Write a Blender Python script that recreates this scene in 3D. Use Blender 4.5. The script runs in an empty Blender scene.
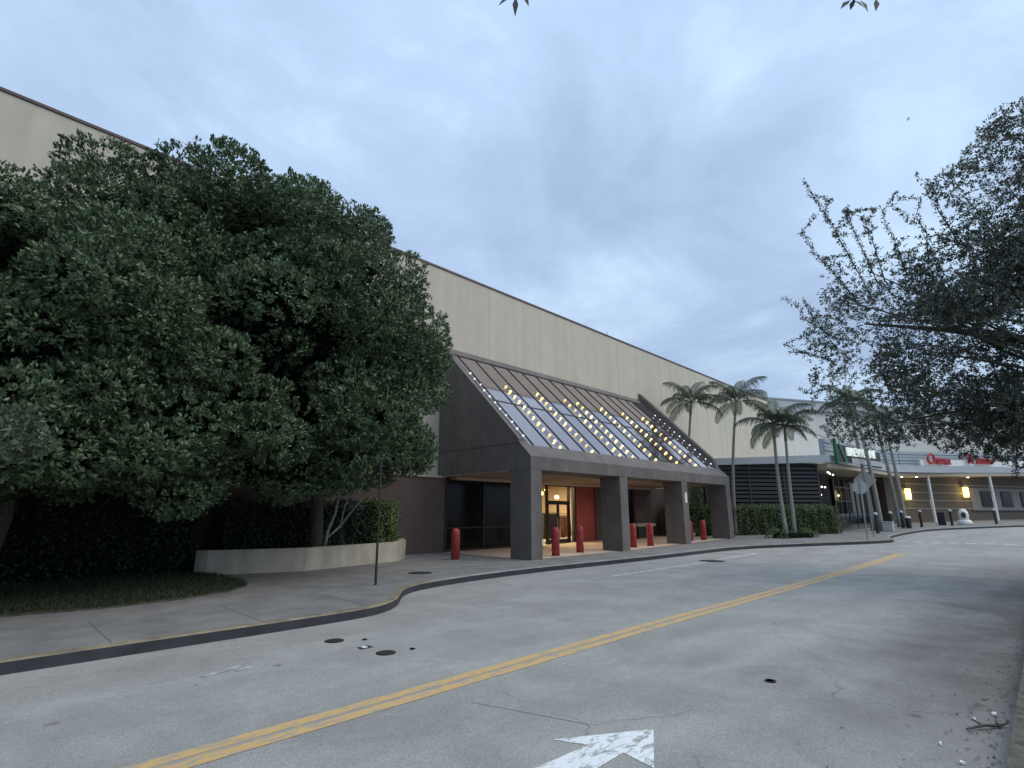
import bpy, math, random
import numpy as np
from mathutils import Vector, Matrix
R = math.radians
rng = np.random.default_rng(7)
random.seed(7)
scene = bpy.context.scene
COL = scene.collection

# ------------------------------------------------------------------ camera
cam = bpy.data.cameras.new('camera'); camo = bpy.data.objects.new('camera', cam); COL.objects.link(camo)
cam.sensor_width = 36; cam.lens = 526 / 1024 * 36; cam.clip_end = 3000; cam.clip_start = 0.05
camo.location = (0, 0, 1.8); camo.rotation_euler = (R(90 + 13.65), 0, R(44.8 - 90))
scene.camera = camo

# ------------------------------------------------------------------ sky
world = bpy.data.worlds.new('World'); scene.world = world; world.use_nodes = True
nt = world.node_tree; nt.nodes.clear()
def N(t, **k):
    n = nt.nodes.new(t)
    for a, b in k.items(): setattr(n, a, b)
    return n
def wmath(op, a, b=None):
    n = N('ShaderNodeMath', operation=op)
    for i, v in enumerate((a, b)):
        if v is None: continue
        if isinstance(v, (int, float)): n.inputs[i].default_value = v
        else: nt.links.new(v, n.inputs[i])
    return n.outputs[0]
SKY = 0.1
sky = N('ShaderNodeTexSky', sky_type='NISHITA'); sky.sun_disc = False
sky.sun_elevation = R(51); sky.sun_rotation = R(144)
tc = N('ShaderNodeTexCoord'); sep = N('ShaderNodeSeparateXYZ'); nt.links.new(tc.outputs['Generated'], sep.inputs[0])
zz = wmath('ADD', wmath('MAXIMUM', sep.outputs[2], 0.0), 0.22)
cmb = N('ShaderNodeCombineXYZ'); nt.links.new(wmath('DIVIDE', sep.outputs[0], zz), cmb.inputs[0]); nt.links.new(wmath('DIVIDE', sep.outputs[1], zz), cmb.inputs[1])
n1 = N('ShaderNodeTexNoise'); n1.inputs['Scale'].default_value = 1.7; n1.inputs['Detail'].default_value = 7; n1.inputs['Roughness'].default_value = 0.58; n1.inputs['Distortion'].default_value = 0.3
n2 = N('ShaderNodeTexNoise'); n2.inputs['Scale'].default_value = 0.55; n2.inputs['Detail'].default_value = 3
off = N('ShaderNodeVectorMath', operation='ADD'); off.inputs[1].default_value = (4.3, 2.1, 0.0); nt.links.new(cmb.outputs[0], off.inputs[0])
for n in (n1, n2): nt.links.new(off.outputs[0], n.inputs['Vector'])
v = wmath('ADD', wmath('MULTIPLY', n1.outputs['Fac'], 0.68), wmath('MULTIPLY', n2.outputs['Fac'], 0.32))
ramp = N('ShaderNodeValToRGB'); nt.links.new(v, ramp.inputs[0])
e = ramp.color_ramp.elements
e[0].position = 0.38; e[0].color = (0.315, 0.42, 0.59, 1)
e[1].position = 0.64; e[1].color = (0.575, 0.755, 0.94, 1)
m = e.new(0.5); m.color = (0.40, 0.53, 0.735, 1)
# an overcast sky is brightest overhead
mr = N('ShaderNodeMapRange'); mr.interpolation_type = 'SMOOTHSTEP'; nt.links.new(sep.outputs[2], mr.inputs[0])
mr.inputs[1].default_value = 0.0; mr.inputs[2].default_value = 1.0; mr.inputs[3].default_value = 0.86 / SKY; mr.inputs[4].default_value = 1.25 / SKY
sc_ = N('ShaderNodeVectorMath', operation='SCALE'); nt.links.new(ramp.outputs[0], sc_.inputs[0]); nt.links.new(mr.outputs[0], sc_.inputs['Scale'])
mx = N('ShaderNodeMix', data_type='RGBA'); mx.inputs[0].default_value = 0.93
nt.links.new(sky.outputs[0], mx.inputs[6]); nt.links.new(sc_.outputs[0], mx.inputs[7])
bg = N('ShaderNodeBackground'); bg.inputs[1].default_value = SKY; nt.links.new(mx.outputs[2], bg.inputs[0])
wo = N('ShaderNodeOutputWorld'); nt.links.new(bg.outputs[0], wo.inputs[0])

# ------------------------------------------------------------------ sun (veiled by cloud)
sun = bpy.data.lights.new('sun', 'SUN'); sun.energy = 1.5; sun.angle = R(50); sun.color = (1, 0.92, 0.80)
suno = bpy.data.objects.new('sun', sun); COL.objects.link(suno); suno.location = (0, -20, 40)
suno.rotation_euler = Vector((-0.55, 0.75, -1.15)).to_track_quat('-Z', 'Y').to_euler()
scene.view_settings.view_transform = 'Standard'; scene.view_settings.look = 'None'
scene.view_settings.exposure = 0.3; scene.view_settings.gamma = 1.0; scene.view_settings.use_curve_mapping = False

# ------------------------------------------------------------------ helpers
def gz(x):
    t = x - 14.0
    if t <= 0: return 0.0
    if t < 10: return 0.0135 * t * t / 20
    return min(0.0135 * (t - 5), 0.85)

class MB:
    def __init__(s): s.v = []; s.f = []; s.mi = []
    def add(s, vs, fs, mi=0):
        o = len(s.v); s.v += [tuple(map(float, p)) for p in vs]
        s.f += [tuple(i + o for i in f) for f in fs]; s.mi += [mi] * len(fs); return s
    def box(s, x0, x1, y0, y1, z0, z1, mi=0):
        vs = [(x, y, z) for z in (z0, z1) for x, y in ((x0, y0), (x1, y0), (x1, y1), (x0, y1))]
        return s.add(vs, [(3, 2, 1, 0), (4, 5, 6, 7), (0, 1, 5, 4), (1, 2, 6, 5), (2, 3, 7, 6), (3, 0, 4, 7)], mi)
    def obox(s, p0, u, a0, a1, d0, d1, z0, z1, mi=0, z1b=None, z0b=None):
        # box along horizontal unit u from p0; depth d measured to the left normal of u
        n = (-u[1], u[0]); c = lambda a, d: (p0[0] + u[0] * a + n[0] * d, p0[1] + u[1] * a + n[1] * d)
        q = [c(a0, d0), c(a1, d0), c(a1, d1), c(a0, d1)]
        zb = [z0, z0 if z0b is None else z0b] ; zt = [z1, z1 if z1b is None else z1b]
        vs = [(q[i][0], q[i][1], zb[(0, 1, 1, 0)[i]]) for i in range(4)] + [(q[i][0], q[i][1], zt[(0, 1, 1, 0)[i]]) for i in range(4)]
        return s.add(vs, [(3, 2, 1, 0), (4, 5, 6, 7), (0, 1, 5, 4), (1, 2, 6, 5), (2, 3, 7, 6), (3, 0, 4, 7)], mi)
    def prism(s, poly, z0, z1, mi=0):
        n = len(poly); vs = [(p[0], p[1], z0) for p in poly] + [(p[0], p[1], z1) for p in poly]
        return s.add(vs, [tuple(range(n - 1, -1, -1)), tuple(range(n, 2 * n))] + [(i, (i + 1) % n, n + (i + 1) % n, n + i) for i in range(n)], mi)
    def xprism(s, poly, x0, x1, mi=0):
        n = len(poly); vs = [(x0, p[0], p[1]) for p in poly] + [(x1, p[0], p[1]) for p in poly]
        return s.add(vs, [tuple(range(n)), tuple(range(2 * n - 1, n - 1, -1))] + [(n + i, n + (i + 1) % n, (i + 1) % n, i) for i in range(n)], mi)
    def tube(s, pts, rad, k=8, mi=0, cap=True):
        pts = [Vector(p) for p in pts]; rad = rad if isinstance(rad, (list, tuple)) else [rad] * len(pts)
        vs = []; fs = []; prev = None
        for i, p in enumerate(pts):
            t = (pts[min(i + 1, len(pts) - 1)] - pts[max(i - 1, 0)])
            t = t.normalized() if t.length > 1e-9 else Vector((0, 0, 1))
            if prev is None: a = t.orthogonal().normalized()
            else: a = (prev - t * prev.dot(t)).normalized()
            prev = a; b = t.cross(a)
            vs += [p + (a * math.cos(2 * math.pi * j / k) + b * math.sin(2 * math.pi * j / k)) * rad[i] for j in range(k)]
        for i in range(len(pts) - 1):
            for j in range(k): fs.append((i * k + j, i * k + (j + 1) % k, (i + 1) * k + (j + 1) % k, (i + 1) * k + j))
        if cap: fs.append(tuple(range(k - 1, -1, -1))); fs.append(tuple((len(pts) - 1) * k + j for j in range(k)))
        return s.add(vs, fs, mi)
    def lathe(s, c, prof, k=16, mi=0):
        vs = [(c[0] + r * math.cos(2 * math.pi * j / k), c[1] + r * math.sin(2 * math.pi * j / k), c[2] + z) for r, z in prof for j in range(k)]
        fs = [(i * k + j, i * k + (j + 1) % k, (i + 1) * k + (j + 1) % k, (i + 1) * k + j) for i in range(len(prof) - 1) for j in range(k)]
        fs += [tuple(range(k - 1, -1, -1)), tuple((len(prof) - 1) * k + j for j in range(k))]
        return s.add(vs, fs, mi)
    def build(s, name, mats, parent=None, smooth=False, bevel=0):
        me = bpy.data.meshes.new(name); me.from_pydata(s.v, [], s.f)
        mats = mats if isinstance(mats, (list, tuple)) else [mats]
        for m in mats: me.materials.append(m)
        me.polygons.foreach_set('material_index', s.mi)
        if smooth: me.polygons.foreach_set('use_smooth', [True] * len(me.polygons))
        me.update()
        o = bpy.data.objects.new(name, me); COL.objects.link(o)
        if parent: o.parent = parent; o.matrix_parent_inverse = parent.matrix_basis.inverted()
        if bevel:
            b = o.modifiers.new('bevel', 'BEVEL'); b.width = bevel; b.segments = 2; b.limit_method = 'ANGLE'
        return o

def tag(o, label, cat, group=None):
    o['label'] = label; o['category'] = cat
    if group: o['group'] = group
    return o
def kind(o, k): o['kind'] = k; return o
def thing(name, label, cat, loc=(0, 0, 0), group=None, rz=0):
    o = bpy.data.objects.new(name, None); o.empty_display_size = 0.2; COL.objects.link(o); o.location = loc; o.rotation_euler = (0, 0, rz)
    return tag(o, label, cat, group)
def copy_thing(o, loc, label, rz=None):
    c = o.copy(); COL.objects.link(c); c.location = loc; c['label'] = label
    if rz is not None: c.rotation_euler = (0, 0, rz)
    for ch in o.children:
        d = ch.copy(); COL.objects.link(d); d.parent = c; d.matrix_parent_inverse = ch.matrix_parent_inverse.copy()
        for g in ch.children:
            h = g.copy(); COL.objects.link(h); h.parent = d; h.matrix_parent_inverse = g.matrix_parent_inverse.copy()
    return c

# ------------------------------------------------------------------ materials
def new_mat(name):
    m = bpy.data.materials.new(name); m.use_nodes = True
    return m, m.node_tree, m.node_tree.nodes['Principled BSDF']
def mat(name, c, rough=0.7, var=0.12, scale=6, bump=0.0, bscale=40, metal=0.0, streak=0.0, spec=None, coord='Object'):
    m, t, b = new_mat(name); L = t.links
    b.inputs['Roughness'].default_value = rough; b.inputs['Metallic'].default_value = metal
    if spec is not None: b.inputs['Specular IOR Level'].default_value = spec
    tcn = t.nodes.new('ShaderNodeTexCoord')
    no = t.nodes.new('ShaderNodeTexNoise'); no.inputs['Scale'].default_value = scale; no.inputs['Detail'].default_value = 6; no.inputs['Roughness'].default_value = 0.65
    L.new(tcn.outputs[coord], no.inputs['Vector'])
    mp = t.nodes.new('ShaderNodeMapRange'); L.new(no.outputs['Fac'], mp.inputs[0])
    mp.inputs[1].default_value = 0.3; mp.inputs[2].default_value = 0.7; mp.inputs[3].default_value = 1 - var; mp.inputs[4].default_value = 1 + var
    fac = mp.outputs[0]
    if streak:
        mg = t.nodes.new('ShaderNodeMapping'); mg.inputs['Scale'].default_value = (2.2, 2.2, 0.06); L.new(tcn.outputs[coord], mg.inputs[0])
        n3 = t.nodes.new('ShaderNodeTexNoise'); n3.inputs['Scale'].default_value = 1.0; n3.inputs['Detail'].default_value = 5; L.new(mg.outputs[0], n3.inputs['Vector'])
        m3 = t.nodes.new('ShaderNodeMapRange'); L.new(n3.outputs['Fac'], m3.inputs[0]); m3.inputs[1].default_value = 0.35; m3.inputs[2].default_value = 0.7; m3.inputs[3].default_value = 1 + streak * .4; m3.inputs[4].default_value = 1 - streak
        mu = t.nodes.new('ShaderNodeMath'); mu.operation = 'MULTIPLY'; L.new(fac, mu.inputs[0]); L.new(m3.outputs[0], mu.inputs[1]); fac = mu.outputs[0]
    vm = t.nodes.new('ShaderNodeVectorMath'); vm.operation = 'SCALE'; vm.inputs[0].default_value = c; L.new(fac, vm.inputs['Scale'])
    L.new(vm.outputs[0], b.inputs['Base Color'])
    if bump:
        nb = t.nodes.new('ShaderNodeTexNoise'); nb.inputs['Scale'].default_value = bscale; nb.inputs['Detail'].default_value = 4; L.new(tcn.outputs[coord], nb.inputs['Vector'])
        bu = t.nodes.new('ShaderNodeBump'); bu.inputs['Strength'].default_value = bump; bu.inputs['Distance'].default_value = 0.02; L.new(nb.outputs['Fac'], bu.inputs['Height']); L.new(bu.outputs[0], b.inputs['Normal'])
    return m
def emit(name, c, s):
    m, t, b = new_mat(name); b.inputs['Base Color'].default_value = (*c, 1); b.inputs['Emission Color'].default_value = (*c, 1); b.inputs['Emission Strength'].default_value = s; return m
def leaf_mat(name, c1, c2, rough=0.45, trans=0.12):
    m, t, b = new_mat(name); L = t.links
    g = t.nodes.new('ShaderNodeNewGeometry'); r = t.nodes.new('ShaderNodeValToRGB'); L.new(g.outputs['Random Per Island'], r.inputs[0])
    r.color_ramp.elements[0].color = (*c1, 1); r.color_ramp.elements[1].color = (*c2, 1); r.color_ramp.elements[1].position = 1.0
    b.inputs['Roughness'].default_value = rough; L.new(r.outputs[0], b.inputs['Base Color'])
    b.inputs['Transmission Weight'].default_value = 0.0; b.inputs['Specular IOR Level'].default_value = 0.45
    tr = t.nodes.new('ShaderNodeBsdfTranslucent'); L.new(r.outputs[0], tr.inputs[0])
    ms = t.nodes.new('ShaderNodeMixShader'); ms.inputs[0].default_value = trans
    out = t.nodes['Material Output']; L.new(b.outputs[0], ms.inputs[1]); L.new(tr.outputs[0], ms.inputs[2]); L.new(ms.outputs[0], out.inputs[0])
    return m

def asphalt_mat():
    m, t, b = new_mat('weathered asphalt'); L = t.links; n = t.nodes
    tcn = n.new('ShaderNodeTexCoord'); P = tcn.outputs['Object']
    def noise(s, d=5, r=0.6, vec=P, dist=0.0):
        k = n.new('ShaderNodeTexNoise'); k.inputs['Scale'].default_value = s; k.inputs['Detail'].default_value = d; k.inputs['Roughness'].default_value = r; k.inputs['Distortion'].default_value = dist; L.new(vec, k.inputs['Vector']); return k.outputs['Fac']
    def mrange(f, a, bb, c, d):
        k = n.new('ShaderNodeMapRange'); L.new(f, k.inputs[0])
        for i, q in enumerate((a, bb, c, d)): k.inputs[i + 1].default_value = q
        return k.outputs[0]
    def mth(op, a, bq):
        k = n.new('ShaderNodeMath'); k.operation = op
        for i, q in enumerate((a, bq)):
            if isinstance(q, (int, float)): k.inputs[i].default_value = q
            else: L.new(q, k.inputs[i])
        return k.outputs[0]
    f = mrange(noise(60, 3, 0.7), 0.3, 0.7, 0.68, 1.3)
    f = mth('MULTIPLY', f, mrange(noise(26, 3, 0.8), 0.3, 0.7, 0.86, 1.13))
    f = mth('MULTIPLY', f, mrange(noise(9, 4, 0.6), 0.3, 0.7, 0.93, 1.06))
    f = mth('MULTIPLY', f, mrange(noise(0.8, 6, 0.62, dist=0.6), 0.36, 0.68, 0.82, 1.08))
    # worn, darker strips along the wheel tracks, broken by noise
    mp = n.new('ShaderNodeMapping'); mp.inputs['Scale'].default_value = (0.12, 1.1, 1); L.new(P, mp.inputs[0])
    f = mth('MULTIPLY', f, mrange(noise(1.0, 4, 0.6, mp.outputs[0]), 0.35, 0.7, 0.88, 1.07))
    # dark patches: oil spots
    vo = n.new('ShaderNodeTexVoronoi'); vo.inputs['Scale'].default_value = 0.9; L.new(P, vo.inputs['Vector'])
    f = mth('MULTIPLY', f, mrange(mth('ADD', vo.outputs['Distance'], mth('MULTIPLY', noise(14), 0.05)), 0.05, 0.10, 0.55, 1.0))
    # hairline cracks
    wv = n.new('ShaderNodeVectorMath'); wv.operation = 'ADD'; L.new(P, wv.inputs[0])
    nv = n.new('ShaderNodeTexNoise'); nv.inputs['Scale'].default_value = 1.3; nv.inputs['Detail'].default_value = 4; L.new(P, nv.inputs['Vector'])
    sv = n.new('ShaderNodeVectorMath'); sv.operation = 'SCALE'; sv.inputs['Scale'].default_value = 1.1; L.new(nv.outputs['Color'], sv.inputs[0]); L.new(sv.outputs[0], wv.inputs[1])
    cr = n.new('ShaderNodeTexVoronoi'); cr.feature = 'DISTANCE_TO_EDGE'; cr.inputs['Scale'].default_value = 0.22; L.new(wv.outputs[0], cr.inputs['Vector'])
    crf = mrange(cr.outputs['Distance'], 0.0, 0.0035, 0.62, 1.0)
    gate = mrange(noise(0.5, 2), 0.46, 0.56, 0.0, 1.0)
    crf = mth('ADD', mth('MULTIPLY', mth('SUBTRACT', crf, 1.0), gate), 1.0)
    f = mth('MULTIPLY', f, crf)
    # irregular darker area along the right gutter
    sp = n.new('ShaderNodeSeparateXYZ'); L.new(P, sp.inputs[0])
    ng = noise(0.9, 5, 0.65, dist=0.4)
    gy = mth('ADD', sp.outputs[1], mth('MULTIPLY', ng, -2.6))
    gutter_dark = mth('MULTIPLY', mrange(gy, -0.5, 1.5, 1.0, 0.0), mth('MULTIPLY', mrange(sp.outputs[0], 4.5, 8.0, 0.15, 1.0), mrange(sp.outputs[0], 17, 30, 1.0, 0.0)))
    f = mth('MULTIPLY', f, mth('SUBTRACT', 1.0, mth('MULTIPLY', gutter_dark, 0.66)))
    vm = n.new('ShaderNodeVectorMath'); vm.operation = 'SCALE'; vm.inputs[0].default_value = (0.325, 0.322, 0.30); L.new(f, vm.inputs['Scale'])
    L.new(vm.outputs[0], b.inputs['Base Color']); b.inputs['Roughness'].default_value = 0.85
    bu = n.new('ShaderNodeBump'); bu.inputs['Strength'].default_value = 0.35; bu.inputs['Distance'].default_value = 0.01
    L.new(noise(90, 3, 0.7), bu.inputs['Height']); L.new(bu.outputs[0], b.inputs['Normal'])
    return m
def paint_mat(name, c, wear=0.5, scale=5, under=(0.285, 0.283, 0.266), stretch=(1, 1, 1)):
    m, t, b = new_mat(name); L = t.links; n = t.nodes
    tcn = n.new('ShaderNodeTexCoord'); mp = n.new('ShaderNodeMapping'); mp.inputs['Scale'].default_value = stretch; L.new(tcn.outputs['Object'], mp.inputs[0])
    no = n.new('ShaderNodeTexNoise'); no.inputs['Scale'].default_value = scale; no.inputs['Detail'].default_value = 8; no.inputs['Roughness'].default_value = 0.72; no.inputs['Distortion'].default_value = 0.8; L.new(mp.outputs[0], no.inputs['Vector'])
    r = n.new('ShaderNodeMapRange'); L.new(no.outputs['Fac'], r.inputs[0]); r.inputs[1].default_value = wear - 0.06; r.inputs[2].default_value = wear + 0.06
    mx = n.new('ShaderNodeMix'); mx.data_type = 'RGBA'; L.new(r.outputs[0], mx.inputs[0]); mx.inputs[6].default_value = (*c, 1); mx.inputs[7].default_value = (*under, 1)
    L.new(mx.outputs[2], b.inputs['Base Color']); b.inputs['Roughness'].default_value = 0.75
    return m

M = {}
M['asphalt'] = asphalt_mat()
M['concrete'] = mat('sidewalk concrete', (0.185, 0.182, 0.175), 0.85, 0.28, 1.6, 0.3, 60)
M['tan_paving'] = mat('tan paving', (0.52, 0.41, 0.325), 0.75, 0.12, 3, 0.2, 50)
M['kerb_top'] = mat('worn yellow kerb', (0.215, 0.185, 0.125), 0.85, 0.45, 2.5, 0.3, 60)
M['kerb_plain'] = mat('kerb concrete', (0.26, 0.25, 0.235), 0.85, 0.3, 2.5, 0.3, 60)
M['kerb_face'] = mat('dirty shadow dark kerb face', (0.035, 0.036, 0.042), 0.85, 0.35, 3, 0.3, 60)  # dirt plus the shadow on the face, both put into the colour
M['kerb_dirty'] = mat('mossy kerb', (0.085, 0.08, 0.062), 0.95, 0.6, 9, 0.8, 25)
M['soil'] = mat('soil and litter', (0.07, 0.062, 0.045), 0.95, 0.45, 8, 0.6, 30)
M['ground'] = mat('far ground', (0.12, 0.12, 0.11), 0.95, 0.2, 0.2)
M['stucco'] = mat('beige stucco', (0.55, 0.505, 0.41), 0.9, 0.05, 1.2, 0.25, 70, streak=0.085)
M['joint'] = mat('joint sealant', (0.36, 0.32, 0.25), 0.9, 0.1, 3)
M['walk_joint'] = mat('sidewalk joint', (0.13, 0.13, 0.125), 0.95, 0.3, 3)
M['coping'] = mat('maroon metal coping', (0.10, 0.055, 0.05), 0.5, 0.1, 3)
M['brown'] = mat('brown stucco', (0.105, 0.075, 0.068), 0.85, 0.12, 2, 0.3, 60, streak=0.08)
M['gable'] = mat('dark taupe stucco', (0.142, 0.127, 0.118), 0.85, 0.17, 1.5, 0.4, 70, streak=0.14)
M['soffit'] = mat('cream soffit', (0.30, 0.235, 0.18), 0.8, 0.06, 2)
M['soffit_trim'] = mat('pale soffit trim', (0.5, 0.42, 0.33), 0.7, 0.06, 2)
M['red_wall'] = mat('brick red paint', (0.31, 0.058, 0.045), 0.7, 0.10, 2, 0.2, 60)
M['red'] = mat('red bollard paint', (0.34, 0.04, 0.042), 0.6, 0.32, 5, 0.15, 40)
M['dark_metal'] = mat('dark bronze metal', (0.03, 0.026, 0.024), 0.45, 0.1, 5, metal=0.4)
M['black'] = mat('black paint', (0.022, 0.022, 0.022), 0.5, 0.2, 6)
M['grey_metal'] = mat('grey metal', (0.28, 0.29, 0.30), 0.5, 0.12, 6, metal=0.3)
M['sign_tan'] = mat('weathered sign back', (0.34, 0.31, 0.28), 0.6, 0.12, 4)
M['sign_back'] = mat('bare aluminium sign back', (0.46, 0.49, 0.47), 0.5, 0.1, 4, metal=0.2)
M['white'] = mat('white paint', (0.75, 0.74, 0.71), 0.6, 0.06, 4)
M['planter'] = mat('cream planter stucco', (0.47, 0.42, 0.335), 0.9, 0.16, 2.4, 0.3, 60, streak=0.22)
M['fascia'] = mat('pale grey metal fascia', (0.40, 0.425, 0.44), 0.5, 0.05, 2)
M['stripe'] = mat('ribbed grey cladding', (0.36, 0.40, 0.43), 0.5, 0.05, 2)
M['slat'] = mat('black slats', (0.035, 0.033, 0.036), 0.55, 0.2, 4)
M['slat_gap'] = mat('void behind the slats', (0.012, 0.012, 0.013), 0.9, 0.1, 4)
M['brick'] = mat('brown brick', (0.13, 0.105, 0.085), 0.85, 0.25, 8, 0.3, 30)
M['brick_band'] = mat('pale brick band', (0.30, 0.25, 0.19), 0.85, 0.15, 8)
M['stone'] = mat('grey stone panel', (0.27, 0.25, 0.23), 0.85, 0.1, 4)
M['pale_wall'] = mat('off white wall', (0.60, 0.59, 0.54), 0.9, 0.05, 1, streak=0.08)
M['pale_cap'] = mat('grey parapet cladding', (0.42, 0.44, 0.45), 0.8, 0.05, 1)
M['patio_dark'] = mat('dark patio interior', (0.03, 0.027, 0.025), 0.8, 0.2, 3)
M['wood'] = mat('dark wood', (0.07, 0.045, 0.03), 0.7, 0.2, 6)
M['blue_grey'] = mat('blue grey metal chair', (0.10, 0.14, 0.16), 0.5, 0.1, 6, metal=0.3)
M['bark'] = mat('tree bark', (0.075, 0.065, 0.055), 0.95, 0.35, 9, 0.8, 20)
M['oak_bark'] = mat('grey twig bark', (0.09, 0.082, 0.07), 0.95, 0.3, 9, 0.5, 20)
M['palm_bark'] = mat('pale palm trunk', (0.28, 0.28, 0.25), 0.9, 0.25, 6, 0.4, 25)
M['palm_shaft'] = mat('green palm crownshaft', (0.17, 0.22, 0.12), 0.6, 0.15, 5)
M['core'] = mat('shade coloured inner fill', (0.014, 0.019, 0.012), 1.0, 0.2, 6, spec=0)  # near-black colour stands for the shade inside crowns and hedges
M['leaf_ficus'] = leaf_mat('glossy dark leaves', (0.034, 0.07, 0.036), (0.15, 0.215, 0.10), 0.5, 0.14)
M['leaf_shade'] = leaf_mat('shade darkened hedge leaves', (0.012, 0.022, 0.012), (0.035, 0.055, 0.025), 0.5, 0.08)  # leaf colour darkened to stand for the shade under the left trees
M['leaf_oak'] = leaf_mat('small oak leaves', (0.055, 0.07, 0.052), (0.125, 0.14, 0.10), 0.55, 0.08)
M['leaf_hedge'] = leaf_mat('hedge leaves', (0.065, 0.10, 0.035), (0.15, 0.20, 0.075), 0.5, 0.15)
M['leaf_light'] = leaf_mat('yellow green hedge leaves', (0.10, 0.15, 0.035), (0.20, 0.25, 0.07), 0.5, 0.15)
M['leaf_palm'] = leaf_mat('palm leaflets', (0.055, 0.08, 0.05), (0.135, 0.165, 0.10), 0.45, 0.12)
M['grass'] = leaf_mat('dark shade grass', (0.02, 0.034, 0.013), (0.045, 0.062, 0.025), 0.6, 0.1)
M['yellow'] = paint_mat('worn yellow road paint', (0.55, 0.365, 0.15), 0.56, 7, stretch=(0.6, 1.6, 1))
M['yellow_smear'] = paint_mat('smeared yellow paint', (0.42, 0.325, 0.18), 0.45, 4)
M['white_line'] = paint_mat('worn white road paint', (0.62, 0.64, 0.64), 0.52, 6)
M['white_arrow'] = paint_mat('cracked white road paint', (0.72, 0.75, 0.76), 0.55, 6, stretch=(1, 2.4, 1))
M['white_faint'] = paint_mat('nearly gone white paint', (0.48, 0.49, 0.49), 0.47, 5)
M['iron'] = mat('cast iron', (0.045, 0.042, 0.04), 0.6, 0.3, 20, 0.5, 60, metal=0.3)
M['bulb'] = emit('warm globe bulb', (1.0, 0.70, 0.24), 2.0)
_t = M['bulb'].node_tree; _oi = _t.nodes.new('ShaderNodeObjectInfo'); _mr = _t.nodes.new('ShaderNodeMapRange'); _mr.inputs[3].default_value = 0.9; _mr.inputs[4].default_value = 3.2
_t.links.new(_oi.outputs['Random'], _mr.inputs[0]); _t.links.new(_mr.outputs[0], _t.nodes['Principled BSDF'].inputs['Emission Strength'])
M['bulb_white'] = emit('white globe bulb', (0.85, 0.92, 1.0), 0.7)
M['pendant'] = emit('lit pendant', (1.0, 0.68, 0.25), 6)
M['lamp_yellow'] = emit('glowing wall lamp', (1.0, 0.80, 0.22), 3.0)
M['spot'] = emit('soffit spot', (1.0, 0.95, 0.85), 3)
M['shop_wall'] = mat('cream shop wall', (0.62, 0.50, 0.33), 0.8, 0.05, 2)
M['sign_green'] = mat('green sign', (0.025, 0.13, 0.06), 0.5, 0.05, 4)
M['sign_white'] = emit('lit white letters', (0.85, 0.9, 0.85), 0.3)
M['sign_red'] = mat('red sign letters', (0.42, 0.03, 0.035), 0.5, 0.05, 4)
M['cloth_a'] = mat('dark clothes', (0.05, 0.04, 0.035), 0.9, 0.4, 3)
M['cloth_b'] = mat('tan clothes', (0.28, 0.19, 0.11), 0.9, 0.4, 3)

def glass_mat(name, c, metal, rough=0.03, alpha=None):
    m, t, b = new_mat(name); b.inputs['Base Color'].default_value = (*c, 1); b.inputs['Metallic'].default_value = metal; b.inputs['Roughness'].default_value = rough
    return m
M['mirror_glass'] = glass_mat('reflective canopy glass', (0.41, 0.355, 0.355), 0.85, 0.05)
M['dark_glass'] = glass_mat('dark shop glass', (0.007, 0.007, 0.007), 0.0, 0.12); M['dark_glass'].node_tree.nodes['Principled BSDF'].inputs['Specular IOR Level'].default_value = 0.16
def clear_glass():
    m, t, b = new_mat('clear door glass'); L = t.links
    tr = t.nodes.new('ShaderNodeBsdfTransparent'); tr.inputs[0].default_value = (0.86, 0.88, 0.86, 1)
    gl = t.nodes.new('ShaderNodeBsdfGlossy'); gl.inputs['Roughness'].default_value = 0.02
    lw = t.nodes.new('ShaderNodeLayerWeight'); lw.inputs[0].default_value = 0.5
    pw = t.nodes.new('ShaderNodeMath'); pw.operation = 'POWER'; L.new(lw.outputs['Facing'], pw.inputs[0]); pw.inputs[1].default_value = 4.0
    fr = t.nodes.new('ShaderNodeMath'); fr.operation = 'MULTIPLY_ADD'; L.new(pw.outputs[0], fr.inputs[0]); fr.inputs[1].default_value = 0.5; fr.inputs[2].default_value = 0.03
    ms = t.nodes.new('ShaderNodeMixShader'); L.new(fr.outputs[0], ms.inputs[0]); L.new(tr.outputs[0], ms.inputs[1]); L.new(gl.outputs[0], ms.inputs[2])
    L.new(ms.outputs[0], t.nodes['Material Output'].inputs[0]); return m
M['clear_glass'] = clear_glass()

# ------------------------------------------------------------------ ground, road, sidewalk
XS = sorted(set([-90, -60, -40, -20, -10, 0, 5, 10, 14, 90, 110, 140, 200, 300, 500, 900] + [14 + i * 1.0 for i in range(0, 72)]))
def sheet(name, xs, y0f, y1f, dz, m, ny=1, parent=None):
    b = MB(); vs = []; fs = []
    for x in xs:
        for j in range(ny + 1):
            y = y0f(x) + (y1f(x) - y0f(x)) * j / ny; vs.append((x, y, gz(x) + dz))
    k = ny + 1
    for i in range(len(xs) - 1):
        for j in range(ny): fs.append((i * k + j, (i + 1) * k + j, (i + 1) * k + j + 1, i * k + j + 1))
    b.add(vs, fs); return b.build(name, m, parent)
kind(sheet('ground', [-900, -300] + XS + [1500], lambda x: -900, lambda x: 900, -0.03, M['ground'], 2), 'structure')
road = kind(sheet('road', XS, lambda x: -70 if x > 40 else 0.5, lambda x: 14, 0.0, M['asphalt'], 2), 'structure')

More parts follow.
